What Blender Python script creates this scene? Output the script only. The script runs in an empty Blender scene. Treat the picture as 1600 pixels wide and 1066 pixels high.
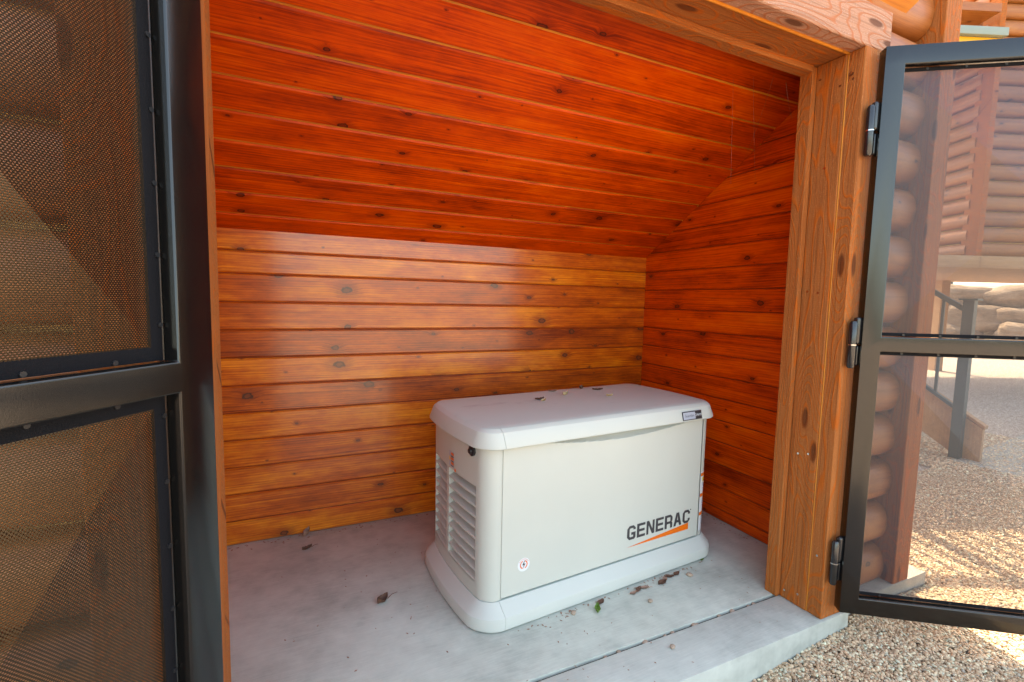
import bpy, bmesh, math, random
import numpy as np
from mathutils import Matrix, Vector
random.seed(7)
RS = np.random.RandomState(11)
SC = bpy.context.scene
COL = SC.collection

# ------------------------------------------------------------------ camera
YAW, PITCH, ROLL, CAMH = 0.4297, 0.085, 0.0203, 1.186
fw = Vector((math.sin(YAW)*math.cos(PITCH), math.cos(YAW)*math.cos(PITCH), -math.sin(PITCH)))
rt = Vector((math.cos(YAW), -math.sin(YAW), 0.0))
up = rt.cross(fw)
r2 = rt*math.cos(ROLL) + up*math.sin(ROLL)
u2 = up*math.cos(ROLL) - rt*math.sin(ROLL)
cam = bpy.data.cameras.new('camera')
cam.sensor_width = 36.0
cam.lens = 732.816/1600*36.0
cam.clip_start = 0.02
cam.clip_end = 2000
co = bpy.data.objects.new('camera', cam)
COL.objects.link(co)
co.matrix_world = Matrix(((r2.x, u2.x, -fw.x, 0), (r2.y, u2.y, -fw.y, 0), (r2.z, u2.z, -fw.z, CAMH), (0, 0, 0, 1)))
SC.camera = co

# ------------------------------------------------------------------ sky, sun, exposure
SUN_EL, SUN_AZ = math.radians(56), math.radians(19)      # azimuth from +Y towards +X
w = bpy.data.worlds.new('World'); SC.world = w; w.use_nodes = True
nt = w.node_tree; nt.nodes.clear()
wo = nt.nodes.new('ShaderNodeOutputWorld'); bg = nt.nodes.new('ShaderNodeBackground')
sk = nt.nodes.new('ShaderNodeTexSky'); sk.sky_type = 'NISHITA'; sk.sun_disc = False
sk.sun_elevation = SUN_EL; sk.sun_rotation = SUN_AZ
sk.air_density = 1.0; sk.dust_density = 3.0; sk.ozone_density = 1.0
bg.inputs['Strength'].default_value = 0.15
nt.links.new(sk.outputs[0], bg.inputs['Color']); nt.links.new(bg.outputs[0], wo.inputs['Surface'])
sl_ = bpy.data.lights.new('sun', 'SUN'); sl_.energy = 2.3; sl_.angle = math.radians(0.35); sl_.color = (1.0, 0.91, 0.78)
so = bpy.data.objects.new('sun', sl_); COL.objects.link(so)
sd = Vector((math.sin(SUN_AZ)*math.cos(SUN_EL), math.cos(SUN_AZ)*math.cos(SUN_EL), math.sin(SUN_EL)))
so.rotation_euler = sd.to_track_quat('Z', 'Y').to_euler(); so.location = (3, 6, 9)
SC.view_settings.view_transform = 'Standard'
SC.view_settings.look = 'None'
SC.view_settings.gamma = 1.0
SC.view_settings.use_curve_mapping = False
SC.view_settings.exposure = 2.9
SC.view_settings.use_white_balance = True
SC.view_settings.white_balance_temperature = 8200
SC.view_settings.white_balance_tint = 5

# ------------------------------------------------------------------ helpers
WM = {}
def reg(o, parent=None, M=None):
    COL.objects.link(o)
    M = M if M is not None else Matrix.Identity(4)
    WM[o.name] = M
    o.matrix_basis = M
    if parent is not None:
        o.parent = parent
        o.matrix_parent_inverse = WM[parent.name].inverted()
    return o
def empty(name, loc, rz=0.0):
    o = bpy.data.objects.new(name, None); o.empty_display_size = .1
    return reg(o, None, Matrix.Translation(loc) @ Matrix.Rotation(rz, 4, 'Z'))
def tag(o, label=None, cat=None, group=None, kind=None):
    if label: o['label'] = label
    if cat: o['category'] = cat
    if group: o['group'] = group
    if kind: o['kind'] = kind
    return o
def mesh(name, V, F, mat, smooth=None):
    me = bpy.data.meshes.new(name)
    me.from_pydata([tuple(v) for v in V], [], F)
    if mat is not None: me.materials.append(mat)
    if smooth is not None:
        me.polygons.foreach_set('use_smooth', [True]*len(me.polygons))
        me.set_sharp_from_angle(angle=math.radians(smooth))
    me.update()
    return me
def mk(name, V, F, mat, parent=None, M=None, smooth=None):
    return reg(bpy.data.objects.new(name, mesh(name, V, F, mat, smooth)), parent, M)
def put(name, me, parent=None, M=None):
    return reg(bpy.data.objects.new(name, me), parent, M)
def frame(o, x, y, z):
    x, y, z = Vector(x), Vector(y), Vector(z)
    return Matrix(((x[0], y[0], z[0], o[0]), (x[1], y[1], z[1], o[1]), (x[2], y[2], z[2], o[2]), (0, 0, 0, 1)))
_bc = {}
def board_mesh(L, W, T, c, mat, warp=0.0):
    """length on local x, width on local y, visible face at z=0, thickness below; front edges chamfered"""
    key = (round(L, 4), round(W, 4), round(T, 4), round(c, 4), mat.name)
    if key in _bc: return _bc[key]
    pr = [(0, -T), (0, -c), (c, 0), (W-c, 0), (W, -c), (W, -T)]
    n = len(pr); V = []; F = []
    xs = [0, L]
    for x in xs:
        V += [(x, p[0], p[1]) for p in pr]
    for i in range(n):
        j = (i+1) % n
        F.append((i, i+n, j+n, j)[::-1])
    F.append(tuple(range(n))[::-1]); F.append(tuple(range(n, 2*n)))
    me = mesh('board', V, F, mat)
    bm = bmesh.new(); bm.from_mesh(me); bmesh.ops.recalc_face_normals(bm, faces=bm.faces); bm.to_mesh(me); bm.free()
    _bc[key] = me
    return me
def board(name, o, x, y, z, L, W, T, mat, parent, c=.004):
    return put(name, board_mesh(L, W, T, c, mat), parent, frame(o, x, y, z))
def boxmesh(name, sx, sy, sz, mat, bev=0.0, seg=2):
    """box from local origin to (sx,sy,sz)"""
    bm = bmesh.new()
    bmesh.ops.create_cube(bm, size=1.0, matrix=Matrix.Translation((sx/2, sy/2, sz/2)) @ Matrix.Diagonal((sx, sy, sz, 1)))
    if bev > 0:
        bmesh.ops.bevel(bm, geom=bm.edges[:], offset=bev, segments=seg, affect='EDGES', profile=.6)
    me = bpy.data.meshes.new(name); bm.to_mesh(me); bm.free()
    if mat: me.materials.append(mat)
    if bev > 0:
        me.polygons.foreach_set('use_smooth', [True]*len(me.polygons)); me.set_sharp_from_angle(angle=math.radians(50))
    return me
def box(name, x0, x1, y0, y1, z0, z1, mat, parent=None, bev=0.0, R=None):
    M = Matrix.Translation((x0, y0, z0))
    if R is not None: M = R @ M
    return put(name, boxmesh(name, x1-x0, y1-y0, z1-z0, mat, bev), parent, M)
def tube(path, r, seg=8, closed=False, caps=True):
    V = []; F = []; P = [Vector(p) for p in path]; n = len(P)
    prev = None
    for i, p in enumerate(P):
        t = (P[min(i+1, n-1)]-P[max(i-1, 0)]).normalized()
        a = prev if prev is not None else (Vector((0, 0, 1)) if abs(t.z) < .9 else Vector((1, 0, 0)))
        b = t.cross(a).normalized(); a = b.cross(t).normalized(); prev = a
        rr = r[i] if isinstance(r, (list, tuple)) else r
        for k in range(seg):
            an = 2*math.pi*k/seg
            V.append(p + a*math.cos(an)*rr + b*math.sin(an)*rr)
    for i in range(n-1):
        for k in range(seg):
            k2 = (k+1) % seg
            F.append((i*seg+k, i*seg+k2, (i+1)*seg+k2, (i+1)*seg+k))
    if caps:
        F.append(tuple(range(seg))[::-1]); F.append(tuple(range((n-1)*seg, n*seg)))
    return V, F
def join(*parts):
    V = []; F = []
    for v, f in parts:
        o = len(V); V += list(v); F += [tuple(i+o for i in q) for q in f]
    return V, F
def vbox(x0, x1, y0, y1, z0, z1):
    V = [(x0, y0, z0), (x1, y0, z0), (x1, y1, z0), (x0, y1, z0), (x0, y0, z1), (x1, y0, z1), (x1, y1, z1), (x0, y1, z1)]
    return V, [(0, 3, 2, 1), (4, 5, 6, 7), (0, 1, 5, 4), (1, 2, 6, 5), (2, 3, 7, 6), (3, 0, 4, 7)]

# ------------------------------------------------------------------ materials
class N:
    """small node-graph helper"""
    def __init__(s, name):
        s.m = bpy.data.materials.new(name); s.m.use_nodes = True; s.t = s.m.node_tree; s.t.nodes.clear()
        s.out = s.n('ShaderNodeOutputMaterial')
    def n(s, ty, **kw):
        d = s.t.nodes.new(ty)
        for k, v in kw.items(): setattr(d, k, v)
        return d
    def l(s, a, b): s.t.links.new(a, b)
    def val(s, sock, v):
        if isinstance(v, bpy.types.NodeSocket): s.l(v, sock)
        elif v is not None: sock.default_value = v
    def math(s, op, a, b=None, c=None, clamp=False):
        d = s.n('ShaderNodeMath', operation=op); d.use_clamp = clamp
        s.val(d.inputs[0], a); s.val(d.inputs[1], b)
        if c is not None: s.val(d.inputs[2], c)
        return d.outputs[0]
    def vmul(s, v, k):
        d = s.n('ShaderNodeVectorMath', operation='MULTIPLY'); s.l(v, d.inputs[0]); d.inputs[1].default_value = k; return d.outputs[0]
    def vadd(s, v, k):
        d = s.n('ShaderNodeVectorMath', operation='ADD'); s.l(v, d.inputs[0]); s.val(d.inputs[1], k); return d.outputs[0]
    def xyz(s, x, y, z):
        d = s.n('ShaderNodeCombineXYZ'); s.val(d.inputs[0], x); s.val(d.inputs[1], y); s.val(d.inputs[2], z); return d.outputs[0]
    def sep(s, v):
        d = s.n('ShaderNodeSeparateXYZ'); s.l(v, d.inputs[0]); return d.outputs
    def noise(s, v, scale, detail=3, rough=.55, dist=0.0):
        d = s.n('ShaderNodeTexNoise'); s.l(v, d.inputs['Vector']); d.inputs['Scale'].default_value = scale
        d.inputs['Detail'].default_value = detail; d.inputs['Roughness'].default_value = rough; d.inputs['Distortion'].default_value = dist
        return d.outputs['Fac']
    def vor(s, v, scale, feature='F1', rnd=1.0):
        d = s.n('ShaderNodeTexVoronoi', feature=feature); s.l(v, d.inputs['Vector']); d.inputs['Scale'].default_value = scale; d.inputs['Randomness'].default_value = rnd
        return d
    def ramp(s, f, stops, interp='LINEAR'):
        d = s.n('ShaderNodeValToRGB'); s.l(f, d.inputs[0]); e = d.color_ramp; e.interpolation = interp
        while len(e.elements) > 1: e.elements.remove(e.elements[-1])
        for i, (p, c) in enumerate(stops):
            el = e.elements[0] if i == 0 else e.elements.new(p)
            el.position = p; el.color = (*c, 1) if len(c) == 3 else c
        return d.outputs[0]
    def mix(s, f, a, b, mode='MIX'):
        d = s.n('ShaderNodeMix', data_type='RGBA', blend_type=mode)
        s.val(d.inputs[0], f)
        for k, v in ((6, a), (7, b)):
            if isinstance(v, tuple) and len(v) == 3: v = (*v, 1)
            s.val(d.inputs[k], v)
        return d.outputs[2]
    def sstep(s, v, a, b, o0=0.0, o1=1.0):
        d = s.n('ShaderNodeMapRange', interpolation_type='SMOOTHSTEP'); s.l(v, d.inputs[0])
        for i, k in enumerate((a, b, o0, o1)): d.inputs[i+1].default_value = k
        return d.outputs[0]
    def bump(s, h, strength, dist):
        d = s.n('ShaderNodeBump'); d.inputs['Strength'].default_value = strength; d.inputs['Distance'].default_value = dist; s.l(h, d.inputs['Height']); return d.outputs[0]
    def pbr(s, color, rough=.5, normal=None, metal=0.0, spec=.5, coat=0.0, coatr=.1, sheen=0.0):
        b = s.n('ShaderNodeBsdfPrincipled')
        if isinstance(color, tuple): color = (*color[:3], 1)
        s.val(b.inputs['Base Color'], color); s.val(b.inputs['Roughness'], rough)
        b.inputs['Metallic'].default_value = metal; b.inputs['Specular IOR Level'].default_value = spec
        s.val(b.inputs['Coat Weight'], coat); b.inputs['Coat Roughness'].default_value = coatr
        if normal is not None: s.l(normal, b.inputs['Normal'])
        s.bsdf = b
        s.l(b.outputs[0], s.out.inputs[0])
        return s.m

def wood(name, dark, mid, light, knot, rough=.4, coat=0.0, coatr=.2, bumps=.25, grain=1.0, knots=1.0, fuzz=0.0, var=.5, blot=.5, spec=.5, wav=.05, kx=3.2, streak=.45, sfreq=150, ksize=1.0):
    g = N(name)
    tc = g.n('ShaderNodeTexCoord').outputs['Object']
    rnd = g.n('ShaderNodeObjectInfo').outputs['Random']
    off = g.xyz(g.math('MULTIPLY', rnd, 37.1), g.math('MULTIPLY', rnd, 11.7), g.math('MULTIPLY', rnd, 53.3))
    p = g.vadd(tc, off)
    x, y, z = g.sep(p)
    # knots: one per stretched cell, each with a size of its own
    kv = g.n('ShaderNodeTexVoronoi', feature='F1'); kv.voronoi_dimensions = '2D'
    g.l(g.xyz(g.math('ADD', g.math('MULTIPLY', x, kx), g.math('MULTIPLY', g.math('SUBTRACT', g.noise(p, 9, 2), .5), .14)), g.math('MULTIPLY', y, 6.2), 0.0), kv.inputs['Vector']); kv.inputs['Scale'].default_value = 1.0
    cr = g.sep(kv.outputs['Color'])
    ksz = g.math('ADD', g.math('MULTIPLY', g.math('POWER', cr[0], 3.0), .62), .10)
    kd = g.math('DIVIDE', kv.outputs['Distance'], g.math('MULTIPLY', ksz, ksize))
    kd = g.math('ADD', kd, g.math('MULTIPLY', g.math('SUBTRACT', g.noise(p, 60, 3), .5), .12))
    near = g.sstep(kd, .02, .42, 1.0, 0.0)
    # grain lines run along x and swell round the knots
    wob = g.math('MULTIPLY', g.math('SUBTRACT', g.noise(g.xyz(g.math('MULTIPLY', x, .55), g.math('MULTIPLY', y, 3.5), z), 1.0, 2), .5), wav)
    yy = g.math('ADD', g.math('ADD', y, g.math('MULTIPLY', near, .016)), wob)
    gv = g.xyz(g.math('MULTIPLY', x, .8), g.math('MULTIPLY', yy, 46*grain), g.math('MULTIPLY', z, 20))
    g1 = g.noise(gv, 1.0, 4, .6)
    fine = g.noise(g.xyz(g.math('MULTIPLY', x, 9), g.math('MULTIPLY', yy, 420), g.math('MULTIPLY', z, 200)), 1.0, 2, .6)
    ring = g.math('SINE', g.math('MULTIPLY', yy, 260*grain))
    gr = g.math('ADD', g.math('MULTIPLY', g1, .50), g.math('ADD', g.math('MULTIPLY', ring, .035), g.math('MULTIPLY', fine, .42)))
    big = g.noise(g.xyz(g.math('MULTIPLY', x, 2.6), g.math('MULTIPLY', y, 8), g.math('MULTIPLY', z, 8)), 1.0, 5, .7)
    gr = g.math('ADD', gr, g.math('MULTIPLY', g.math('SUBTRACT', big, .5), blot))
    gr = g.math('ADD', gr, g.math('MULTIPLY', g.math('SUBTRACT', rnd, .5), .22*var))
    colr = g.ramp(gr, [(.20, dark), (.47, mid), (.74, light)])
    # thin dark late-wood streaks
    stk = g.sstep(g.noise(g.xyz(g.math('MULTIPLY', x, 2.2), g.math('MULTIPLY', yy, sfreq), g.math('MULTIPLY', z, 60)), 1.0, 2, .6), .56, .72)
    colr = g.mix(g.math('MULTIPLY', stk, streak), colr, dark)
    halo = g.math('MULTIPLY', g.sstep(kd, .10, .42, 1.0, 0.0), .55*knots)
    colr = g.mix(halo, colr, dark)
    core = g.math('MULTIPLY', g.sstep(kd, .088, .108, 1.0, 0.0), .85*knots)
    rim = g.math('MULTIPLY', g.math('MULTIPLY', g.sstep(kd, .055, .085), g.sstep(kd, .10, .125, 1.0, 0.0)), .9*knots)
    cor2 = g.math('MULTIPLY', g.math('SINE', g.math('MULTIPLY', kd, 210)), .3)
    colr = g.mix(core, colr, g.mix(g.math('ADD', cor2, .35), knot, dark))
    colr = g.mix(rim, colr, tuple(v*.45 for v in knot))
    h = g.math('ADD', gr, g.math('MULTIPLY', core, -.4))
    if fuzz > 0:
        saw = g.noise(g.xyz(g.math('MULTIPLY', x, 160), g.math('MULTIPLY', y, 40), g.math('MULTIPLY', z, 40)), 1.0, 2, .7)
        h = g.math('ADD', h, g.math('MULTIPLY', saw, fuzz))
        fl = g.sstep(g.noise(p, 330, 2, .6), .62, .78)
        colr = g.mix(g.math('MULTIPLY', fl, .35), colr, light)
    rr = g.math('ADD', g.math('MULTIPLY', big, .25), rough-.12)
    g.pbr(colr, rr, g.bump(h, bumps, .004), coat=coat, coatr=coatr, spec=spec)
    return g.m

def sawn(name, base, base2, line, pale, lines=11.0):
    g = N(name)
    tc = g.n('ShaderNodeTexCoord').outputs['Object']
    rnd = g.n('ShaderNodeObjectInfo').outputs['Random']
    p = g.vadd(tc, g.xyz(g.math('MULTIPLY', rnd, 41.3), g.math('MULTIPLY', rnd, 17.9), g.math('MULTIPLY', rnd, 29.1)))
    x, y, z = g.sep(p)
    kv = g.n('ShaderNodeTexVoronoi', feature='SMOOTH_F1'); kv.voronoi_dimensions = '2D'; kv.inputs['Scale'].default_value = 1.0; kv.inputs['Smoothness'].default_value = .3
    g.l(g.xyz(g.math('MULTIPLY', x, 1.7), g.math('MULTIPLY', g.math('ADD', y, z), 6.0), 0.0), kv.inputs['Vector'])
    kd = kv.outputs['Distance']
    f = g.math('ADD', g.noise(g.xyz(g.math('MULTIPLY', x, .9), g.math('MULTIPLY', y, 9), g.math('MULTIPLY', z, 9)), 1.0, 2, .5), g.math('MULTIPLY', g.sstep(kd, .0, .55, 1.0, 0.0), .55))
    fr_ = g.math('FRACT', g.math('MULTIPLY', f, lines))
    ln = g.math('MULTIPLY', g.sstep(fr_, .62, .84), g.sstep(fr_, .90, 1.0, 1.0, 0.0))
    fuzz = g.noise(g.xyz(g.math('MULTIPLY', x, 130), g.math('MULTIPLY', y, 300), g.math('MULTIPLY', z, 300)), 1.0, 3, .7)
    saw = g.noise(g.xyz(g.math('MULTIPLY', x, 260), g.math('MULTIPLY', y, 14), g.math('MULTIPLY', z, 14)), 1.0, 2, .6)
    strip = g.noise(g.xyz(g.math('MULTIPLY', x, 2.0), g.math('MULTIPLY', y, 160), g.math('MULTIPLY', z, 160)), 1.0, 3, .6)
    big = g.noise(g.xyz(g.math('MULTIPLY', x, 2.2), g.math('MULTIPLY', y, 9), g.math('MULTIPLY', z, 9)), 1.0, 4, .6)
    c = g.mix(big, base, base2)
    c = g.mix(g.math('MULTIPLY', g.sstep(strip, .45, .62), .45), c, tuple(v*.5 for v in base))
    c = g.mix(g.math('MULTIPLY', g.sstep(fuzz, .55, .72), .5), c, pale)
    c = g.mix(g.math('MULTIPLY', ln, .8), c, line)
    core = g.sstep(kd, .05, .09, 1.0, 0.0)
    c = g.mix(g.math('MULTIPLY', core, .8), c, (.09, .02, .004))
    h = g.math('ADD', g.math('MULTIPLY', fuzz, .5), g.math('ADD', g.math('MULTIPLY', saw, .35), g.math('ADD', g.math('MULTIPLY', strip, .6), g.math('MULTIPLY', ln, .35))))
    g.pbr(c, .8, g.bump(h, .8, .004), spec=.25)
    return g.m

def plain(name, col, rough=.5, metal=0, spec=.5, nscale=0, namt=.12, bump=0, coat=0.0):
    g = N(name)
    nrm = None; c = col
    if nscale:
        tc = g.n('ShaderNodeTexCoord').outputs['Object']
        f = g.noise(tc, nscale, 4, .6)
        c = g.mix(f, tuple(v*(1-namt) for v in col), tuple(min(1, v*(1+namt)) for v in col))
        if bump: nrm = g.bump(f, bump, .003)
    g.pbr(c, rough, nrm, metal, spec, coat)
    return g.m

KN = (.028, .008, .003)
M_lining = wood('stained_pine', (.20, .012, .0005), (.63, .058, .0011), (.82, .135, .0045), (.12, .014, .002), rough=.48, coat=.06, coatr=.22, bumps=.14, spec=.22, var=.7, blot=.75, streak=.28, kx=3.6, grain=2.0)
M_backwl = wood('stained_pine_wall', (.19, .024, .0015), (.56, .100, .002), (.86, .27, .010), (.14, .045, .018), rough=.42, coat=1.0, coatr=.18, bumps=.16, spec=.35, var=1.0, blot=.9, kx=3.7, streak=.32, grain=2.0, ksize=1.35)  # same stain as the lining; this wall's stronger light put into a yellower colour
M_groove = plain('wall_backing', (.26, .032, .002), .7)
M_tongue = wood('pine_tongue', (.42, .11, .008), (.62, .21, .020), (.70, .30, .04), KN, rough=.45, knots=.3, bumps=.1)
M_rough = sawn('rough_sawn_timber', (.32, .092, .020), (.43, .138, .034), (.47, .098, .006), (.52, .25, .11))
M_header = sawn('pale_header', (.40, .18, .10), (.50, .27, .18), (.42, .13, .05), (.66, .52, .48), 9.0)  # paler, pinker sawn timber for the header's front board
M_log = wood('log_stain', (.20, .052, .010), (.36, .112, .024), (.48, .19, .055), KN, rough=.5, coat=.1, bumps=.2, grain=.45)
M_honey = wood('honey_log', (.17, .047, .008), (.30, .095, .017), (.38, .155, .035), KN, rough=.5, bumps=.2, grain=.45)
M_caulk = plain('yellow_caulk', (.58, .34, .09), .6)
M_stair = wood('stair_timber', (.25, .12, .05), (.38, .20, .09), (.46, .28, .15), KN, rough=.65, bumps=.3, fuzz=.3)

def m_frame():
    g = N('black_paint')
    tc = g.n('ShaderNodeTexCoord').outputs['Object']
    f = g.noise(tc, 420, 2, .5); f2 = g.noise(tc, 7, 4, .6)
    dust = g.sstep(g.noise(tc, 160, 3, .7), .66, .8)
    c = g.mix(g.math('MULTIPLY', dust, .06), (.006, .0055, .005), (.25, .21, .17))
    g.pbr(c, g.math('ADD', g.math('MULTIPLY', f2, .08), .11), g.bump(f, .05, .001), spec=.6)
    return g.m
M_black = m_frame()
M_hinge = plain('hinge_black', (.012, .012, .013), .22, spec=.7)
M_steel = plain('bright_steel', (.62, .60, .56), .22, metal=1.0)
M_iron = plain('dark_iron', (.035, .045, .04), .45)

def m_screen(name, px, py, tx, ty, col, spec=.8, tint=(1, 1, 1)):
    """woven screen: threads are solid, the holes are open"""
    g = N(name)
    tc = g.n('ShaderNodeTexCoord').outputs['UV']
    x, y, z = g.sep(tc)
    row = g.math('FLOOR', g.math('DIVIDE', y, py))
    xs = g.math('ADD', g.math('DIVIDE', x, px), g.math('MULTIPLY', g.math('MODULO', row, 2.0), .5))
    fx = g.math('FRACT', xs); fy = g.math('FRACT', g.math('DIVIDE', y, py))
    hx = g.math('GREATER_THAN', fx, tx); hy = g.math('GREATER_THAN', fy, ty)
    hole = g.math('MULTIPLY', hx, hy)
    rib = g.math('SINE', g.math('MULTIPLY', fy, math.pi))
    b = g.n('ShaderNodeBsdfPrincipled'); b.inputs['Base Color'].default_value = (*col, 1); b.inputs['Roughness'].default_value = .24
    b.inputs['Specular IOR Level'].default_value = spec
    b.inputs['Specular Tint'].default_value = (*tint, 1)
    g.l(g.bump(rib, .12, .0015), b.inputs['Normal'])
    t = g.n('ShaderNodeBsdfTransparent'); mx = g.n('ShaderNodeMixShader')
    g.l(hole, mx.inputs[0]); g.l(b.outputs[0], mx.inputs[1]); g.l(t.outputs[0], mx.inputs[2]); g.l(mx.outputs[0], g.out.inputs[0])
    return g.m
M_scrL = m_screen('woven_screen_dense', .0046, .0030, .56, .56, (.020, .0115, .0065), .75, (1.0, .74, .48))
M_scrR = m_screen('woven_screen', .0028, .0020, .33, .33, (.040, .040, .048), .7, (.85, .92, 1.0))
M_hem = plain('screen_hem', (.008, .008, .010), .7, spec=.12, nscale=500, namt=.5, bump=.5)

def m_concrete(name, base, joint=False):
    g = N(name)
    tc = g.n('ShaderNodeTexCoord').outputs['Object']
    x, y, z = g.sep(tc)
    a = g.noise(tc, 2.2, 5, .65); b = g.noise(tc, 14, 4, .6); c = g.noise(tc, 260, 2, .6)
    broom = g.noise(g.xyz(g.math('MULTIPLY', x, 14), g.math('MULTIPLY', g.math('ADD', y, g.math('MULTIPLY', a, .03)), 240), z), 1.0, 3, .6)
    f = g.math('ADD', g.math('MULTIPLY', a, .55), g.math('ADD', g.math('MULTIPLY', b, .25), g.math('MULTIPLY', broom, .2)))
    k = tuple(v*.72 for v in base); hi = tuple(min(1, v*1.22) for v in base)
    col = g.ramp(f, [(.36, k), (.5, base), (.66, hi)])
    warm = g.sstep(g.noise(g.vadd(tc, (3.1, 7.7, 0)), 1.7, 4, .6), .45, .7)
    col = g.mix(g.math('MULTIPLY', warm, .14), col, (base[0]*1.0, base[1]*.86, base[2]*.76))
    spots = g.sstep(g.vor(g.vadd(tc, (9.3, 2.2, 0)), 5.0).outputs['Distance'], .035, .07, 1.0, 0.0)
    col = g.mix(g.math('MULTIPLY', spots, .5), col, (.62, .60, .57))
    dk = g.sstep(g.noise(g.vadd(tc, (1.3, 5.5, 2)), 3.4, 5, .7), .58, .75)
    col = g.mix(g.math('MULTIPLY', dk, .3), col, tuple(v*.6 for v in base))
    h = g.math('ADD', g.math('MULTIPLY', broom, .6), g.math('MULTIPLY', c, .4))
    g.pbr(col, .82, g.bump(h, .28, .003), spec=.3)
    return g.m
M_conc = m_concrete('broomed_concrete', (.48, .49, .435))
M_floor = m_concrete('floor_concrete', (.51, .52, .45))
M_conc2 = m_concrete('footing_concrete', (.40, .365, .31))

M_conc3 = m_concrete('pad_concrete', (.27, .26, .225))  # darker concrete colour for the stair pad
def m_plastic(name, col, rough, dust=0.0):
    g = N(name)
    tc = g.n('ShaderNodeTexCoord').outputs['Object']
    f = g.noise(tc, 900, 2, .5); f2 = g.noise(tc, 4, 4, .6)
    c = g.mix(f2, tuple(v*.95 for v in col), tuple(min(1, v*1.03) for v in col))
    if dust > 0:
        up_ = g.sep(g.n('ShaderNodeNewGeometry').outputs['Normal'])[2]
        d = g.math('MULTIPLY', g.sstep(up_, .75, .98), g.math('ADD', g.math('MULTIPLY', g.noise(tc, 9, 5, .65), .55), .45), clamp=True)
        c = g.mix(g.math('MULTIPLY', d, dust), c, (.53, .60, .53))
        st = g.sstep(g.noise(g.vmul(tc, (1, 3.5, 1)), 3.1, 5, .7), .56, .70)
        c = g.mix(g.math('MULTIPLY', g.math('MULTIPLY', st, d), .5), c, (.30, .28, .26))
    sc = g.sstep(g.vor(g.vadd(tc, (2.2, 1.1, 4)), 6).outputs['Distance'], .02, .035, 1.0, 0.0)
    c = g.mix(g.math('MULTIPLY', sc, .3), c, (.45, .40, .33))
    g.pbr(c, g.math('ADD', g.math('MULTIPLY', f2, .15), rough-.07), g.bump(f, .06, .001), spec=.4)
    return g.m
M_body = m_plastic('bisque_paint', (.56, .555, .49), .38)
M_lid = m_plastic('bisque_plastic', (.57, .575, .52), .5, dust=.85)
M_dark = plain('dark_gap', (.02, .02, .02), .7)
M_ink = plain('charcoal_print', (.045, .042, .045), .45)
M_orange = plain('orange_print', (.84, .15, .006), .4)
M_white = plain('white_print', (.72, .72, .73), .4)
M_silver = plain('silver_print', (.42, .44, .50), .35)
M_yellow = plain('yellow_print', (.80, .50, .03), .4)
M_rubber = plain('black_rubber', (.015, .015, .017), .35)
M_web = plain('cobweb', (.14, .11, .09), .6)

def m_gravel():
    g = N('gravel_stone')
    at = g.n('ShaderNodeAttribute'); at.attribute_name = 'stone'
    r = g.sep(at.outputs['Vector'])[0]
    pal = [(0.0, (0.487, 0.315, 0.189)), (0.16, (0.682, 0.443, 0.267)), (0.34, (0.389, 0.257, 0.156)), (0.5, (0.844, 0.601, 0.378)), (0.66, (0.584, 0.4, 0.256)), (0.8, (0.85, 0.715, 0.478)), (0.9, (0.455, 0.386, 0.3)), (1.0, (0.85, 0.858, 0.6))]
    c = g.ramp(r, pal)
    tc = g.n('ShaderNodeTexCoord').outputs['Object']
    f = g.noise(tc, 180, 3, .6)
    c = g.mix(g.math('MULTIPLY', f, .4), c, (.30, .23, .18))
    g.pbr(c, .8, g.bump(f, .3, .002), spec=.3)
    return g.m
M_stone = m_gravel()
def m_ground():
    g = N('gravel_ground')
    tc = g.n('ShaderNodeTexCoord').outputs['Object']
    v = g.vor(tc, 62.0); r = g.sep(v.outputs['Color'])[0]
    c = g.ramp(r, [(0, (.28, .21, .16)), (.3, (.42, .32, .25)), (.55, (.52, .42, .34)), (.8, (.34, .27, .22)), (1, (.62, .54, .47))])
    ed = g.sstep(v.outputs['Distance'], .35, .75)
    c = g.mix(g.math('MULTIPLY', ed, .6), c, (.12, .09, .07))
    big = g.noise(tc, .6, 4, .6)
    c = g.mix(g.math('MULTIPLY', big, .35), c, (.40, .31, .24))
    g.pbr(c, .85, g.bump(g.math('SUBTRACT', 1.0, v.outputs['Distance']), .8, .012), spec=.25)
    return g.m
M_ground = m_ground()
M_dirt = plain('pale_dirt', (.52, .42, .31), .9, nscale=1.2, namt=.25, bump=.3)
def m_rock():
    g = N('sandstone')
    tc = g.n('ShaderNodeTexCoord').outputs['Object']
    rnd = g.n('ShaderNodeObjectInfo').outputs['Random']
    p = g.vadd(tc, g.xyz(g.math('MULTIPLY', rnd, 31.), 0.0, g.math('MULTIPLY', rnd, 17.)))
    a = g.noise(p, 1.8, 6, .65); b = g.noise(g.vmul(p, (1, 1, 4)), 2.5, 4, .6)
    c = g.ramp(g.math('ADD', g.math('MULTIPLY', a, .6), g.math('MULTIPLY', b, .4)), [(.3, (.13, .085, .055)), (.5, (.25, .17, .115)), (.7, (.36, .27, .20))])
    g.pbr(c, .9, g.bump(g.math('ADD', a, b), .8, .06), spec=.2)
    return g.m
M_rock = m_rock()
def m_leaf(name, col):
    return plain(name, col, .7, nscale=90, namt=.45, bump=.3)
M_lf1 = m_leaf('dead_leaf_brown', (.13, .055, .03)); M_lf2 = m_leaf('dead_leaf_tan', (.50, .34, .17)); M_lf3 = m_leaf('green_leaf', (.14, .24, .035)); M_lf4 = m_leaf('dead_leaf_pink', (.34, .19, .13))

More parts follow.
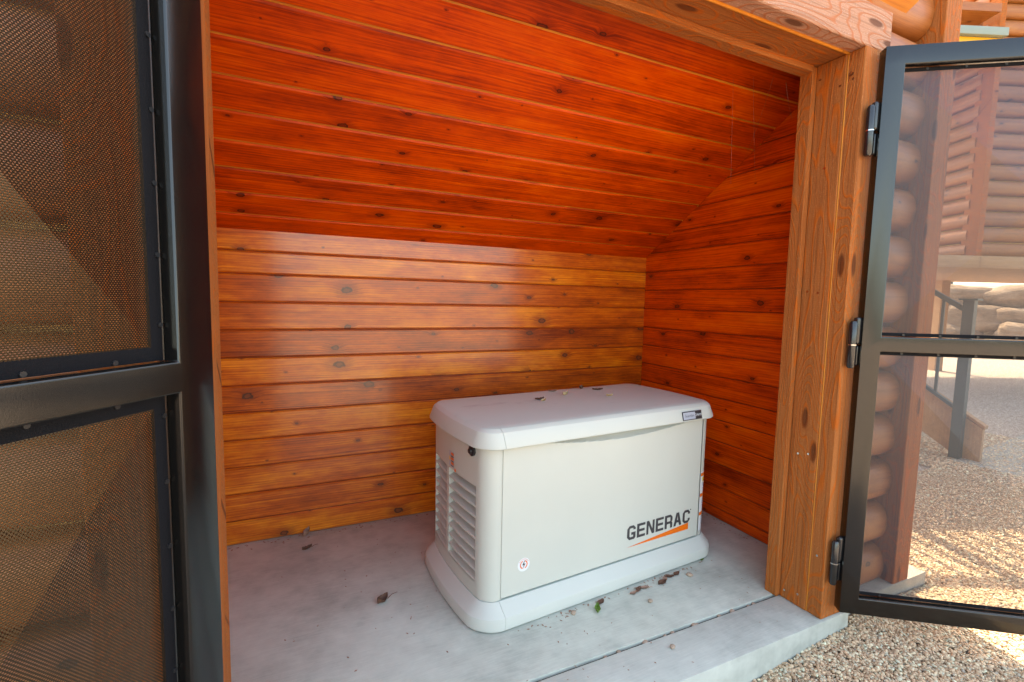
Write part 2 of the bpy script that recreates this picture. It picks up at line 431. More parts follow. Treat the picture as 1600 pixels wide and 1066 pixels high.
# ------------------------------------------------------------------ ground
def gz(x, y):
    """gravel level: banked a little against the footing on the right"""
    t = min(1, max(0, (x-1.25)/.75)); t = t*t*(3-2*t)
    base = -.125 + .055*t
    t2 = min(1, max(0, (x-2.3)/.9))
    return base - .03*t2
def ground():
    xs = sorted(set([-60, -30, -15, -8, -4, -2, -1, 0, .6] + [1+.1*i for i in range(31)] + [4.5, 5, 6, 8, 11, 15, 22, 40, 80, 160]))
    ys = [-90, -40, -20, -10, -6, -4, -3, -2, -1.5, -1, -.5, -.2, 0, .2, .4, .6, .8, 1, 1.2, 1.5, 2, 3, 4, 6, 9, 14, 22, 40, 90]
    V = [(x, y, gz(x, y)-.012) for y in ys for x in xs]; n = len(xs)
    F = [(j*n+i, j*n+i+1, (j+1)*n+i+1, (j+1)*n+i) for j in range(len(ys)-1) for i in range(n-1)]
    o = mk('ground', V, F, M_ground, smooth=60); tag(o, 'tan gravel yard around the shed', 'ground', kind='structure')
ground()

def scatter(name, label, x0, x1, y0, y1, count, smin, smax, excl, flat=1.0):
    """real gravel: jittered 20-face stones, all one object"""
    bm = bmesh.new(); bmesh.ops.create_icosphere(bm, subdivisions=1, radius=1.0)
    bv = np.array([v.co[:] for v in bm.verts]); bf = np.array([[v.index for v in f.verts] for f in bm.faces]); bm.free()
    P = []
    while sum(len(q) for q in P) < count:
        q = np.stack([RS.uniform(x0, x1, 4000), RS.uniform(y0, y1, 4000)], 1)
        P.append(q[excl(q)])
    P = np.concatenate(P)[:count]; n = len(P)
    s = RS.uniform(smin, smax, n)*RS.choice([.75, 1, 1, 1.25], n)
    A = RS.normal(size=(n, 3, 3)); Q = np.linalg.qr(A)[0]
    sc = np.stack([np.ones(n), RS.uniform(.6, .95, n), RS.uniform(.42, .7, n)*flat], 1)
    jit = 1+RS.uniform(-.22, .22, (n, len(bv), 1))
    loc = bv[None]*jit*sc[:, None, :]
    # keep stones roughly flat: random spin about z plus small tilt
    an = RS.uniform(0, 2*np.pi, n); tl = RS.normal(0, .35, (n, 2))
    c, sn = np.cos(an), np.sin(an)
    R = np.zeros((n, 3, 3)); R[:, 0, 0] = c; R[:, 0, 1] = -sn; R[:, 1, 0] = sn; R[:, 1, 1] = c; R[:, 2, 2] = 1
    T = np.zeros((n, 3, 3)); T[:] = np.eye(3); T[:, 0, 2] = tl[:, 0]; T[:, 2, 0] = -tl[:, 0]; T[:, 1, 2] = tl[:, 1]; T[:, 2, 1] = -tl[:, 1]
    W = np.einsum('nij,njk,nvk->nvi', R, T, loc)*s[:, None, None]
    zz = np.array([gz(a, b) for a, b in P])
    W[:, :, 0] += P[:, 0, None]; W[:, :, 1] += P[:, 1, None]; W[:, :, 2] += (zz + RS.uniform(-.004, .006, n))[:, None]
    nv = len(bv); V = W.reshape(-1, 3); F = (bf[None]+(np.arange(n)*nv)[:, None, None]).reshape(-1, 3)
    me = bpy.data.meshes.new(name)
    me.vertices.add(len(V)); me.vertices.foreach_set('co', V.ravel().astype(np.float32))
    me.loops.add(F.size); me.loops.foreach_set('vertex_index', F.ravel().astype(np.int32))
    me.polygons.add(len(F)); me.polygons.foreach_set('loop_start', np.arange(0, F.size, 3, dtype=np.int32)); me.polygons.foreach_set('loop_total', np.full(len(F), 3, np.int32))
    me.update(calc_edges=True); me.validate()
    at = me.attributes.new('stone', 'FLOAT_VECTOR', 'POINT')
    cv = np.zeros((n, nv, 3), np.float32); cv[:, :, 0] = RS.uniform(0, 1, n)[:, None]
    at.data.foreach_set('vector', cv.ravel())
    me.materials.append(M_stone)
    o = put(name, me); tag(o, label, 'gravel', kind='stuff'); return o
def ex1(q):
    x, y = q[:, 0], q[:, 1]
    return ~((y > 1.03) & (x < 1.96)) & ~((y > 1.07) & (x < 2.63))
scatter('gravel', 'loose tan and grey gravel beside the concrete apron', 1.0, 3.0, .4, 1.55, 56000, .0042, .0080, ex1, .85)
scatter('gravel', 'loose sunlit gravel striped by railing shadows behind the screen door', 3.0, 4.7, .5, 1.95, 46000, .0040, .0072, lambda q: q[:, 1] > .2*q[:, 0]-.2, .6)
scatter('gravel', 'loose shaded gravel near the foot of the stair', 4.7, 6.6, .7, 3.2, 24000, .0065, .011, lambda q: (q[:, 1] < .55*q[:, 0]-.3) & (q[:, 1] > .2*q[:, 0]-.2), .7)

# ------------------------------------------------------------------ the alcove
YW, XC, ZC, SLP = 2.4865, 2.1045, 1.4863, .6167
TH = math.atan(SLP)
XL = -.52
slab = box('concrete_floor', -1.2, XC+.1, 1.222, YW+.1, -.16, 0, M_floor, bev=.004); tag(slab, 'grey broomed concrete floor inside the alcove', 'floor', kind='structure')
apron = box('concrete_apron', -3.0, 1.955, 1.03, 1.210, -.16, -.002, M_conc, bev=.006); tag(apron, 'narrow grey concrete strip along the front edge', 'pavement', kind='structure')
jn = box('concrete_joint', -1.2, 1.95, 1.205, 1.227, -.16, -.014, M_dark); tag(jn, 'dark open joint between floor and front strip', 'joint', kind='structure')
foot = box('concrete_footing', 1.957, 2.62, 1.075, 3.0, -.2, -.018, M_conc2, bev=.008); tag(foot, 'pale concrete footing under the log wall', 'footing', kind='structure')

alc = empty('storage_shed', (.8, 1.8, 0)); tag(alc, 'log-sided storage alcove lined with red-orange stained knotty pine boards', 'shed')
def panel(name, V, mat):
    return mk(name, V, [(0, 1, 2, 3)], mat, alc)
# back wall
bw = box('back_wall', XL-.1, XC+.1, YW+.009, YW+.05, -.02, 2.6, M_groove, alc)
zl = [.002, .118, .248, .378, .509, .639, .769, .899, 1.030, 1.160, 1.290, 1.394, 1.500]
for a, b in zip(zl[:-1], zl[1:]):
    board('board', (XL, YW+random.uniform(-.001, .001), a), (1, 0, 0), (0, 0, 1), (0, -1, 0), XC-XL, b-a-.0045, .008, M_backwl, bw, .0055)
# right wall
rw = box('right_wall', XC+.009, XC+.05, 1.255, YW+.05, -.02, 2.6, M_groove, alc)
zr = [.004, .062, .183, .311, .436, .556, .676, .794, .914, 1.034, 1.156, 1.276, 1.395, 1.515, 1.633, 1.752, 1.872, 1.99, 2.11, 2.23]
lw = box('left_wall', XL-.05, XL-.009, 1.14, YW+.05, -.02, 2.6, M_groove, alc)
for a, b in zip(zr[:-1], zr[1:]):
    ym = min(YW, YW-(a-ZC)/SLP+.03)
    Lr = ym-1.262
    if Lr > .02:
        board('board', (XC+random.uniform(-.001, .001), ym, a), (0, -1, 0), (0, 0, 1), (-1, 0, 0), Lr, b-a-.0045, .008, M_lining, rw, .005)
        board('board', (XL, 1.262, a), (0, 1, 0), (0, 0, 1), (1, 0, 0), Lr, b-a-.0045, .008, M_lining, lw, .005)
# ceiling
cn = Vector((0, -math.sin(TH), -math.cos(TH))); cu = Vector((0, -math.cos(TH), math.sin(TH)))
c0 = Vector((XL-.03, YW, ZC))
def slabmesh(p, L, Wd, T, mat, name, parent):
    V, F = vbox(0, L, -.05, Wd, -T, 0)
    return mk(name, V, F, mat, parent, frame(p, (1, 0, 0), cu, cn))
ceil = slabmesh(c0-cn*.0065-Vector((.05, 0, 0)), XC-XL+.15, 1.65, .03, M_tongue, 'ceiling', alc)
s = -.027
while s < 1.46:
    p = c0 + cu*s + cn*random.uniform(-.0008, .0008)
    board('board', p, (1, 0, 0), cu, cn, XC-XL+.025, .134-.0074, .008, M_lining, ceil, .0055)
    s += .134

# door jambs: rough sawn
ZH = 2.085
jr = box('door_jamb', 1.80, 1.93, 1.108, 1.262, .001, ZH+.1, M_rough, alc)
# the right jamb: stop, side board, front post  (local x runs up the post)
UPX = dict(x=(0, 0, 1))
def vboard(name, x0, x1, y0, y1, z0, z1, mat, parent, face, c=.003):
    """upright board; face = the side that shows most: '-x' or '-y'"""
    if face == '-x': # length z, width along y, normal -x :  z × y = -x
        return board(name, (x0, y0, z0), (0, 0, 1), (0, 1, 0), (-1, 0, 0), z1-z0, y1-y0, x1-x0, mat, parent, c)
    if face == '+x': # z × (-y) = x
        return board(name, (x1, y1, z0), (0, 0, 1), (0, -1, 0), (1, 0, 0), z1-z0, y1-y0, x1-x0, mat, parent, c)
    # '-y' : z × (-x) = -y
    return board(name, (x1, y0, z0), (0, 0, 1), (-1, 0, 0), (0, -1, 0), z1-z0, x1-x0, y1-y0, mat, parent, c)
vboard('stop', 1.767, 1.805, 1.206, 1.258, .001, ZH-.004, M_rough, jr, '-x')
vboard('side_board', 1.789, 1.7995, 1.100, 1.2055, .001, ZH-.002, M_rough, jr, '-x')
vboard('casing', 1.793, 1.925, 1.040, 1.094, .001, ZH, M_rough, jr, '-y')
tg = vboard('edge_strip', 1.7925, 1.86, 1.0945, 1.0995, .001, ZH, M_tongue, jr, '-x', .001)
jl = box('door_jamb', -.335, -.162, 1.06, 1.25, .001, ZH+.1, M_rough, alc)
vboard('casing', -.35, -.153, 1.040, 1.060, .001, ZH, M_rough, jl, '-y')
vboard('side_board', -.161, -.1535, 1.0605, 1.128, .001, ZH, M_rough, jl, '+x')
# header
hd = box('header', -.335, 1.93, 1.108, 1.262, ZH+.012, ZH+.36, M_rough, alc)
HX0, HX1 = -.345, 1.928
board('stop', (HX0+.2, 1.2065, ZH-.022), (1, 0, 0), (0, 1, 0), (0, 0, -1), 1.767-HX0-.2, .052, .03, M_rough, hd, .003) if False else None
board('soffit_board', (HX0+.19, 1.258, ZH+.001), (1, 0, 0), (0, -1, 0), (0, 0, -1), 1.80-HX0-.19, .157, .0105, M_rough, hd, .003)
board('stop', (HX0+.19, 1.258, ZH-.022), (1, 0, 0), (0, -1, 0), (0, 0, -1), 1.767-HX0-.19, .052, .022, M_rough, hd, .003)
board('edge_strip', (HX0, 1.1, ZH-.006), (1, 0, 0), (0, -1, 0), (0, 0, -1), 1.795-HX0, .0055, .012, M_tongue, hd, .0006)
board('casing', (HX0, 1.0395, ZH+.0015), (1, 0, 0), (0, 0, 1), (0, -1, 0), HX1-HX0, .142, .054, M_header, hd, .004)
# screws in jamb
scm, scf = tube([(0, 0, 0), (-.0022, 0, 0)], .0042, 8)
SCREW = mesh('screw', scm, scf, M_steel)
for (x, y, z) in [(1.7885, 1.19, 2.03), (1.7885, 1.115, 1.98), (1.7885, 1.14, 1.24), (1.7885, 1.18, 1.245), (1.7885, 1.13, .62), (1.7885, 1.17, .61), (1.7885, 1.185, .035), (1.7885, 1.13, .05), (1.7925, 1.075, 1.99), (1.7925, 1.07, .24), (1.7885, 1.15, 1.7)]:
    put('screw', SCREW, jr, Matrix.Translation((x, y, z)))
put('screw', mesh('screw', *tube([(0, 0, 0), (-.003, 0, 0)], .008, 6), M_steel), jr, Matrix.Translation((1.7928, 1.082, 2.008)))

# log siding: half-round logs with yellow caulk joints behind
def log_mesh(name, L, pitch, bulge, mat, seg=12, nx=6, amp=.003):
    V = []; F = []
    for i in range(nx+1):
        x = L*i/nx
        k = 1 + random.uniform(-amp, amp)*6
        for j in range(seg+1):
            t = math.pi*j/seg
            # flattened half ellipse, local y across, z outwards
            y = pitch/2 - math.cos(t)*(pitch/2-.004)
            z = bulge*math.sin(t)**.62*k
            V.append((x, y, z))
    m = seg+1
    for i in range(nx):
        for j in range(seg):
            F.append((i*m+j, (i+1)*m+j, (i+1)*m+j+1, i*m+j+1))
    F.append(tuple(range(m))); F.append(tuple(range(nx*m, nx*m+m))[::-1])
    me = mesh(name, V, F, mat, 40)
    return me
YCH = 1.205
sw = box('front_wall', 1.93, 2.345, YCH-.004, 1.262, -.018, 2.86, M_caulk, alc)
PIT = .1945
z = -.052
while z < 2.80:
    put('log', log_mesh('log', 2.352-1.926, PIT-.006, .088, M_log), sw, frame((1.926, YCH, z+.003), (1, 0, 0), (0, 0, 1), (0, -1, 0)))
    z += PIT
swl = box('front_wall', -3.2, -.36, YCH-.004, 1.25, -.05, 2.86, M_caulk, alc)
z = -.052; LM = log_mesh('log', 2.84, PIT-.006, .088, M_log, nx=10)
while z < 2.80:
    put('log', LM, swl, frame((-3.2, YCH, z+.003), (1, 0, 0), (0, 0, 1), (0, -1, 0))); z += PIT
# logs above the header, ending at the corner post
swt = box('front_wall', -.358, 1.928, YCH-.004, 1.25, ZH+.37, 2.86, M_caulk, alc)
z = ZH+.15; LM = log_mesh('log', 1.926+.358, PIT-.006, .100, M_log, nx=8)
while z < 2.80:
    put('log', LM, swt, frame((-.358, YCH, z+.003), (1, 0, 0), (0, 0, 1), (0, -1, 0))); z += PIT
# corner post
vboard('corner_post', 2.355, 2.47, 1.078, 1.30, -.017, 2.86, M_rough, alc, '-y', .003)
# shell: side wall and roof so that no light leaks in
box('side_wall', 2.30, 2.462, 1.3005, 3.6, -.05, 2.86, M_rough, alc)
box('side_wall', -3.25, -3.201, 1.15, 3.6, -.05, 2.86, M_rough, alc)
box('rear_wall', -3.2, 2.299, 3.5, 3.6, -.05, 2.86, M_rough, alc)
box('roof', -3.35, 2.475, 1.075, 3.7, 2.99, 3.09, M_rough, alc)

# ------------------------------------------------------------------ screen doors
def screen_door(name, label, hx, hy, sdir, ndir, zb, zt, zm, rail_h, stile, width, mat_s, crease, group, flip, hinge_z=()):
    root = empty(name, (hx, hy, zb)); tag(root, label, 'screen door', group)
    S = Vector((*sdir, 0)); Nn = Vector((*ndir, 0)); H = Vector((hx, hy, 0)); Z = Vector((0, 0, 1))
    T = .042
    def fr(s0, z0, n0=0.0): return frame(H+S*s0+Nn*n0+Z*z0, S, Nn, Z)
    bm = bmesh.new(); X_ = [0, stile, width-stile, width]; Z_ = [zb, zb+stile, zm-rail_h, zm, zt-stile, zt]
    vv = {(i, k, q): bm.verts.new((X_[i], T*q, Z_[k])) for i in range(4) for k in range(6) for q in (0, 1)}
    solid = lambda i, k: 0 <= i < 3 and 0 <= k < 5 and not (i == 1 and k in (1, 3))
    for i in range(3):
        for k in range(5):
            if not solid(i, k): continue
            bm.faces.new([vv[i, k, 0], vv[i+1, k, 0], vv[i+1, k+1, 0], vv[i, k+1, 0]]); bm.faces.new([vv[i, k, 1], vv[i, k+1, 1], vv[i+1, k+1, 1], vv[i+1, k, 1]])
            for (di, dk, a_, b_) in ((-1, 0, (i, k), (i, k+1)), (1, 0, (i+1, k), (i+1, k+1)), (0, -1, (i, k), (i+1, k)), (0, 1, (i, k+1), (i+1, k+1))):
                if not solid(i+di, k+dk): bm.faces.new([vv[(*a_, 0)], vv[(*b_, 0)], vv[(*b_, 1)], vv[(*a_, 1)]])
    bmesh.ops.recalc_face_normals(bm, faces=bm.faces[:])
    bm.normal_update()
    sh = [e for e in bm.edges if len(e.link_faces) == 2 and e.calc_face_angle() > .5]
    bmesh.ops.bevel(bm, geom=sh, offset=.0035, segments=2, affect='EDGES', profile=.6)
    me = bpy.data.meshes.new('frame'); bm.to_mesh(me); bm.free(); me.materials.append(M_black)
    me.polygons.foreach_set('use_smooth', [True]*len(me.polygons)); me.set_sharp_from_angle(angle=math.radians(50))
    if S.cross(Nn).z < 0: me.flip_normals()
    put('frame', me, root, frame(H, S, Nn, Z))
    for (z0, z1) in ((zb+stile, zm-rail_h), (zm, zt-stile)):
        s0, s1 = stile+.002, width-stile-.002; z0 += .002; z1 -= .002
        n = 16; V = []; F = []; uv = []
        for j in range(n+1):
            for i in range(n+1):
                a, b = i/n, j/n
                d = min(a, 1-a, b, 1-b)*2        # folded like an envelope
                V.append((s0+(s1-s0)*a, T-.010-crease*(1-abs(1-d) if False else d), z0+(z1-z0)*b)); uv.append(((s1-s0)*a, (z1-z0)*b))
        for j in range(n):
            for i in range(n):
                q = [j*(n+1)+i, j*(n+1)+i+1, (j+1)*(n+1)+i+1, (j+1)*(n+1)+i]
                if (i < n/2) == (j < n/2): F += [(q[0], q[1], q[2]), (q[0], q[2], q[3])]
                else: F += [(q[0], q[1], q[3]), (q[1], q[2], q[3])]
        o = mk('screen', V, F, mat_s, root, frame(H, S, Nn, Z))
        ul = o.data.uv_layers.new(name='UVMap')
        for li, lp in enumerate(o.data.loops): ul.data[li].uv = uv[lp.vertex_index]
        # doubled hem with clips along the four edges
        hw = .024 if crease < .055 else .012
        for (a0, a1, b0, b1, nm) in ((s0, s0+hw, z0, z1, 'hem'), (s1-hw, s1, z0, z1, 'hem'), (s0+hw, s1-hw, z0, z0+hw, 'hem'), (s0+hw, s1-hw, z1-hw, z1, 'hem')):
            v, f = vbox(a0, a1, T-.0125, T-.0105, b0, b1); mk('hem', v, f, M_hem, root, frame(H, S, Nn, Z))
        for sx in (s0+.004, s1-.004):
            zz = z0+.06
            while zz < z1-.03:
                put('clip', CLIP, root, frame(H+S*sx+Nn*(T-.0125)+Z*zz, S, Nn, Z)); zz += .115
        ss = s0+.08
        while ss < s1-.03:
            for zz in (z0+.005, z1-.005):
                put('clip', CLIP, root, frame(H+S*ss+Nn*(T-.0125)+Z*zz, S, Nn, Z))
            ss += .115
    # hinges
    for hz in hinge_z:
        ax = Vector((1.8105, 1.0185, hz))
        v1, f1 = tube([(0, 0, -.012), (0, 0, -.006), (0, 0, .070)], [.009, .0125, .0125], 14)
        hg = mk('hinge', v1, f1, M_hinge, root, Matrix.Translation(ax), 40)
        v2, f2 = tube([(0, 0, .074), (0, 0, .150), (0, 0, .157)], [.0125, .0125, .008], 14)
        mk('upper_knuckle', v2, f2, M_hinge, hg, Matrix.Translation(ax), 40)
        v3, f3 = tube([(.0, 0, .0702), (0, 0, .0738)], .0140, 14); mk('washer', v3, f3, M_steel, hg, Matrix.Translation(ax), 40)
        me = boxmesh('upper_leaf', .030, .020, .096, M_hinge, .0085, 3); put('upper_leaf', me, hg, Matrix.Translation(ax+Vector((.009, -.012, .075))))
        me = boxmesh('lower_leaf', .034, .003, .074, M_steel, .001, 1); put('lower_leaf', me, hg, Matrix.Translation(ax+Vector((.004, .0105, -.006))))
        me = boxmesh('lower_block', .014, .016, .072, M_hinge, .0055, 3); put('lower_block', me, hg, Matrix.Translation(ax+Vector((.025, -.006, -.004))))
        for q in (.016, .046):
            v, f = tube([(.0185, .0103, q), (.0185, .0045, q)], .0065, 8); mk('screw', v, f, M_steel, hg, Matrix.Translation(ax))
    return root
v, f = tube([(0, 0, 0), (0, -.003, 0)], .0042, 8)
CLIP = mesh('clip', v, f, M_rubber)
aL = .942
screen_door('screen_door', 'black framed screen door with dense brown mesh swung open at the left edge', -.141, .998, (-math.cos(aL), -math.sin(aL)), (-math.sin(aL), math.cos(aL)), .044, 2.074, 1.073, .053, .070, .95, M_scrL, .05, None, False)
aR = .609
screen_door('screen_door', 'black framed screen door with thin see-through mesh hinged on the right post', 1.835, 1.0, (math.cos(aR), -math.sin(aR)), (math.sin(aR), math.cos(aR)), .044, 2.074, 1.086, .053, .062, .95, M_scrR, .06, None, True, hinge_z=(1.725, .982, .163))

# ------------------------------------------------------------------ generator
GA = .078; GX, GY = .657, 1.4456
gen = empty('generator', (GX+.5*math.cos(GA), GY+.3, 0)); tag(gen, 'off-white standby generator cabinet with louvred end and orange logo on the concrete floor', 'generator')
GM = Matrix.Translation((GX, GY, 0)) @ Matrix.Rotation(GA, 4, 'Z')
U0, U1, DV, RC, BOW = -.097, 1.150, .638, .100, .030
NA = 10
def outline(ins):
    """footprint, counter-clockwise: front straight, right end, back straight, left end; returns points and piece tags"""
    P = []
    def bow(u, v, side):
        k = 1-((v-DV/2)/(DV/2))**2
        return (u + side*BOW*max(0, k), v)
    def arc(cu_, cv_, a0, side):
        for i in range(NA+1):
            a = a0 + math.pi/2*i/NA
            P.append(bow(cu_+(RC-ins)*math.cos(a), cv_+(RC-ins)*math.sin(a), side))
    def endline(side):
        u = (U1-ins) if side > 0 else (U0+ins)
        for i in range(1, 12):
            t = i/12
            v = RC+(DV-2*RC)*t
            if side < 0: v = DV-v
            P.append(bow(u, v, side))
    arc(U1-RC, RC, -math.pi/2, 1); endline(1); arc(U1-RC, DV-RC, 0, 1)
    arc(U0+RC, DV-RC, math.pi/2, -1); endline(-1); arc(U0+RC, RC, math.pi, -1)
    return P
NH = 2*(NA+1)+11
def loft(layers, idx, gap=0.0, closed=True, cap_top=False, cap_bot=False, side=0):
    """layers: (z, inset). idx: list of outline indices in order"""
    V = []; F = []; n = len(idx)
    for (z_, ins) in layers:
        o = outline(ins)
        for i in idx: V.append((o[i][0], o[i][1], z_))
    for k in range(len(layers)-1):
        for i in range(n if closed else n-1):
            j = (i+1) % n
            F.append((k*n+i, k*n+j, (k+1)*n+j, (k+1)*n+i))
    if cap_top: F.append(tuple(range((len(layers)-1)*n, len(layers)*n)))
    if cap_bot: F.append(tuple(range(n))[::-1])
    if gap:
        V = [(u+gap, v, z_) for u, v, z_ in V]
    return V, F
ALL = list(range(2*NH)); RIGHT = list(range(NH)); LEFT = list(range(NH, 2*NH))
REST = RIGHT                      # right end plus (by closing) the long straights
base_l = [(.004, .016), (.0055, .002), (.009, 0.0), (.046, 0.0), (.052, .002), (.089, .037), (.0935, .042), (.094, .060)]
def gmk(nm, VF, mat, parent=gen, sm=24, M=None): return mk(nm, VF[0], VF[1], mat, parent, GM if M is None else GM @ M, sm)
# the long straights belong to the right-hand piece: add the left seam points to it
def seam_piece(layers, shift, cap):
    V = []; F = []
    n = NH+2
    for (z_, ins) in layers:
        o = outline(ins)
        V += [(o[i][0], o[i][1], z_) for i in RIGHT] + [(o[NH][0]+shift, o[NH][1], z_), (o[2*NH-1][0]+shift, o[2*NH-1][1], z_)]
    for k in range(len(layers)-1):
        for i in range(n):
            j = (i+1) % n
            F.append((k*n+i, k*n+j, (k+1)*n+j, (k+1)*n+i))
    if cap: F.append(tuple(range((len(layers)-1)*n, len(layers)*n)))
    return V, F
gmk('base', seam_piece(base_l, .0010, True), M_lid)
gmk('base_end', loft(base_l, LEFT, closed=True, cap_top=True), M_lid)
lid_l = [(.6665, .050), (.6665, .019), (.669, .0165), (.676, .0165), (.718, .033), (.7225, .0355), (.7325, .049), (.7345, .054), (.7363, .092)]
gmk('lid', seam_piece(lid_l, .0012, True), M_lid)
gmk('lid_end', loft(lid_l, LEFT, closed=True, cap_top=True), M_lid)
gmk('core', loft([(.09, .082), (.668, .082)], ALL), M_body)
# body shells
BI = .045
def shell_pts(idx, z0, z1, nz=2):
    o = outline(BI); pts = [o[i] for i in idx]; V = []; F = []; n = len(pts)
    for k in range(nz):
        z_ = z0+(z1-z0)*k/(nz-1); V += [(p_[0], p_[1], z_) for p_ in pts]
    for k in range(nz-1):
        for i in range(n-1): F.append((k*n+i, k*n+i+1, (k+1)*n+i+1, (k+1)*n+i))
    return V, F
ZB0, ZB1 = .095, .667
# right end cap: from seam u=1.050 round to back
gmk('end_panel', shell_pts(RIGHT, ZB0, ZB1), M_body)
v, f = vbox(U0+RC, U1-RC, DV-BI-.004, DV-BI, ZB0, ZB1); gmk('rear_panel', (v, f), M_body, sm=None)
# left end cap with two louvre windows
oL = [outline(BI)[i] for i in LEFT]          # runs back -> front
VW = [(.372, .535), (.112, .345)]            # v-ranges of the louvre columns (back, front)
WZ0, WZ1 = .148, .512
def dens(poly):
    out = []
    marks = sorted([m for ab in VW for m in ab], reverse=True)
    for a, b in zip(poly[:-1], poly[1:]):
        out.append(a)
        for m in marks:
            if b[1] < m < a[1]:
                t = (a[1]-m)/(a[1]-b[1]); out.append((a[0]+(b[0]-a[0])*t, m))
    out.append(poly[-1]); return out
oL = dens(oL)
def nrm(i):
    a = oL[max(0, i-1)]; b = oL[min(len(oL)-1, i+1)]
    t = Vector((b[0]-a[0], b[1]-a[1])).normalized(); return (t.y, -t.x)     # outward for ccw
zs = [ZB0, WZ0, WZ1, ZB1]; V = []; F = []; n = len(oL)
for z_ in zs: V += [(p_[0], p_[1], z_) for p_ in oL]
def inwin(i):
    vm = (oL[i][1]+oL[i+1][1])/2
    return any(a < vm < b for a, b in VW)
for k in range(3):
    for i in range(n-1):
        if k == 1 and inwin(i): continue
        F.append((k*n+i, k*n+i+1, (k+1)*n+i+1, (k+1)*n+i))
DP = .030
def inn(i, d): nx_, ny_ = nrm(i); return (oL[i][0]-nx_*d, oL[i][1]-ny_*d)
# pocket side walls
for (a, b) in VW:
    ids = [i for i in range(n) if a-1e-6 <= oL[i][1] <= b+1e-6]
    for e in (ids[0], ids[-1]):
        q = inn(e, DP); o0 = len(V)
        V += [(oL[e][0], oL[e][1], WZ0), (q[0], q[1], WZ0), (q[0], q[1], WZ1), (oL[e][0], oL[e][1], WZ1)]; F.append((o0, o0+1, o0+2, o0+3))
    o0 = len(V)
    for i in ids: q = inn(i, DP); V += [(oL[i][0], oL[i][1], WZ1), (q[0], q[1], WZ1)]
    for t in range(len(ids)-1): F.append((o0+2*t, o0+2*t+1, o0+2*t+3, o0+2*t+2))
endp = gmk('end_panel', (V, F), M_body, sm=40)
Vb = []
for z_ in (WZ0-.01, WZ1+.01):
    for i in range(n): q = inn(i, DP+.002); Vb.append((q[0], q[1], z_))
gmk('louvre_shade_sheet', (Vb, [(i, i+1, n+i+1, n+i) for i in range(n-1) if .1 < oL[i][1] < .54]), M_dark, endp)  # dark sheet added to stand for the shade inside the louvre slots
NL = 9; PZ = (WZ1-WZ0)/NL
for (a, b) in VW:
    ids = [i for i in range(n) if a-1e-6 <= oL[i][1] <= b+1e-6]; m = len(ids)
    prof = [(PZ-.021, DP-.001), (PZ-.0225, DP-.003), (.009, .002), (.005, .0), (.001, .001), (.0, .004), (.0, DP)]
    V = []; F = []
    for (dz, d) in prof:
        for i in ids: q = inn(i, d); V.append((q[0], q[1], dz))
    for k in range(len(prof)-1):
        for t in range(m-1): F.append((k*m+t, (k+1)*m+t, (k+1)*m+t+1, k*m+t+1))
    me = mesh('louvre', V, F, M_body, 40)
    for k in range(NL): put('louvre', me, endp, GM @ Matrix.Translation((0, 0, WZ0+k*PZ)))
# front door with hand scoop under the lid
FU0, FU1 = .0048, 1.0475
nu = 140; zz = [ZB0+.006, ZB0+.010, .30, .5, .58] + [.60+.0033*i for i in range(21)]
V = []; F = []
def scoop(u, z_):
    t = (u-.15)/(1.0-.15)
    if t <= 0 or t >= 1: return 0.0
    h = .036*math.sin(math.pi*t)**.8
    q = (z_-(.668-h))/max(h, 1e-4)
    return .030*min(1.0, max(0.0, q)*1.6)**.55*math.sin(math.pi*t)**.4
for z_ in zz:
    for i in range(nu+1):
        u = FU0+(FU1-FU0)*i/nu; V.append((u, BI-.0015+scoop(u, z_), z_))
for k in range(len(zz)-1):
    for i in range(nu): F.append((k*(nu+1)+i, k*(nu+1)+i+1, (k+1)*(nu+1)+i+1, (k+1)*(nu+1)+i))
# returned edges
o0 = len(V); K = len(zz)
for k in (0, K-1):
    pass
for col_i in (0, nu):
    st = len(V)
    for k, z_ in enumerate(zz): V.append((V[k*(nu+1)+col_i][0], BI+.012, z_))
    for k in range(K-1):
        a, b = k*(nu+1)+col_i, (k+1)*(nu+1)+col_i
        F.append((a, b, st+k+1, st+k) if col_i == 0 else (a, st+k, st+k+1, b))
st = len(V)
for i in range(nu+1): V.append((V[i][0], BI+.012, zz[0]))
for i in range(nu): F.append((i, st+i, st+i+1, i+1))
door = gmk('access_door', (V, F), M_body, sm=40)
for ua, ub in ((-.004, .0055), (1.0465, 1.056)):
    gmk('seam_strip', vbox(ua, ub, BI+.0022, BI+.004, ZB0, ZB1), M_body, sm=None)
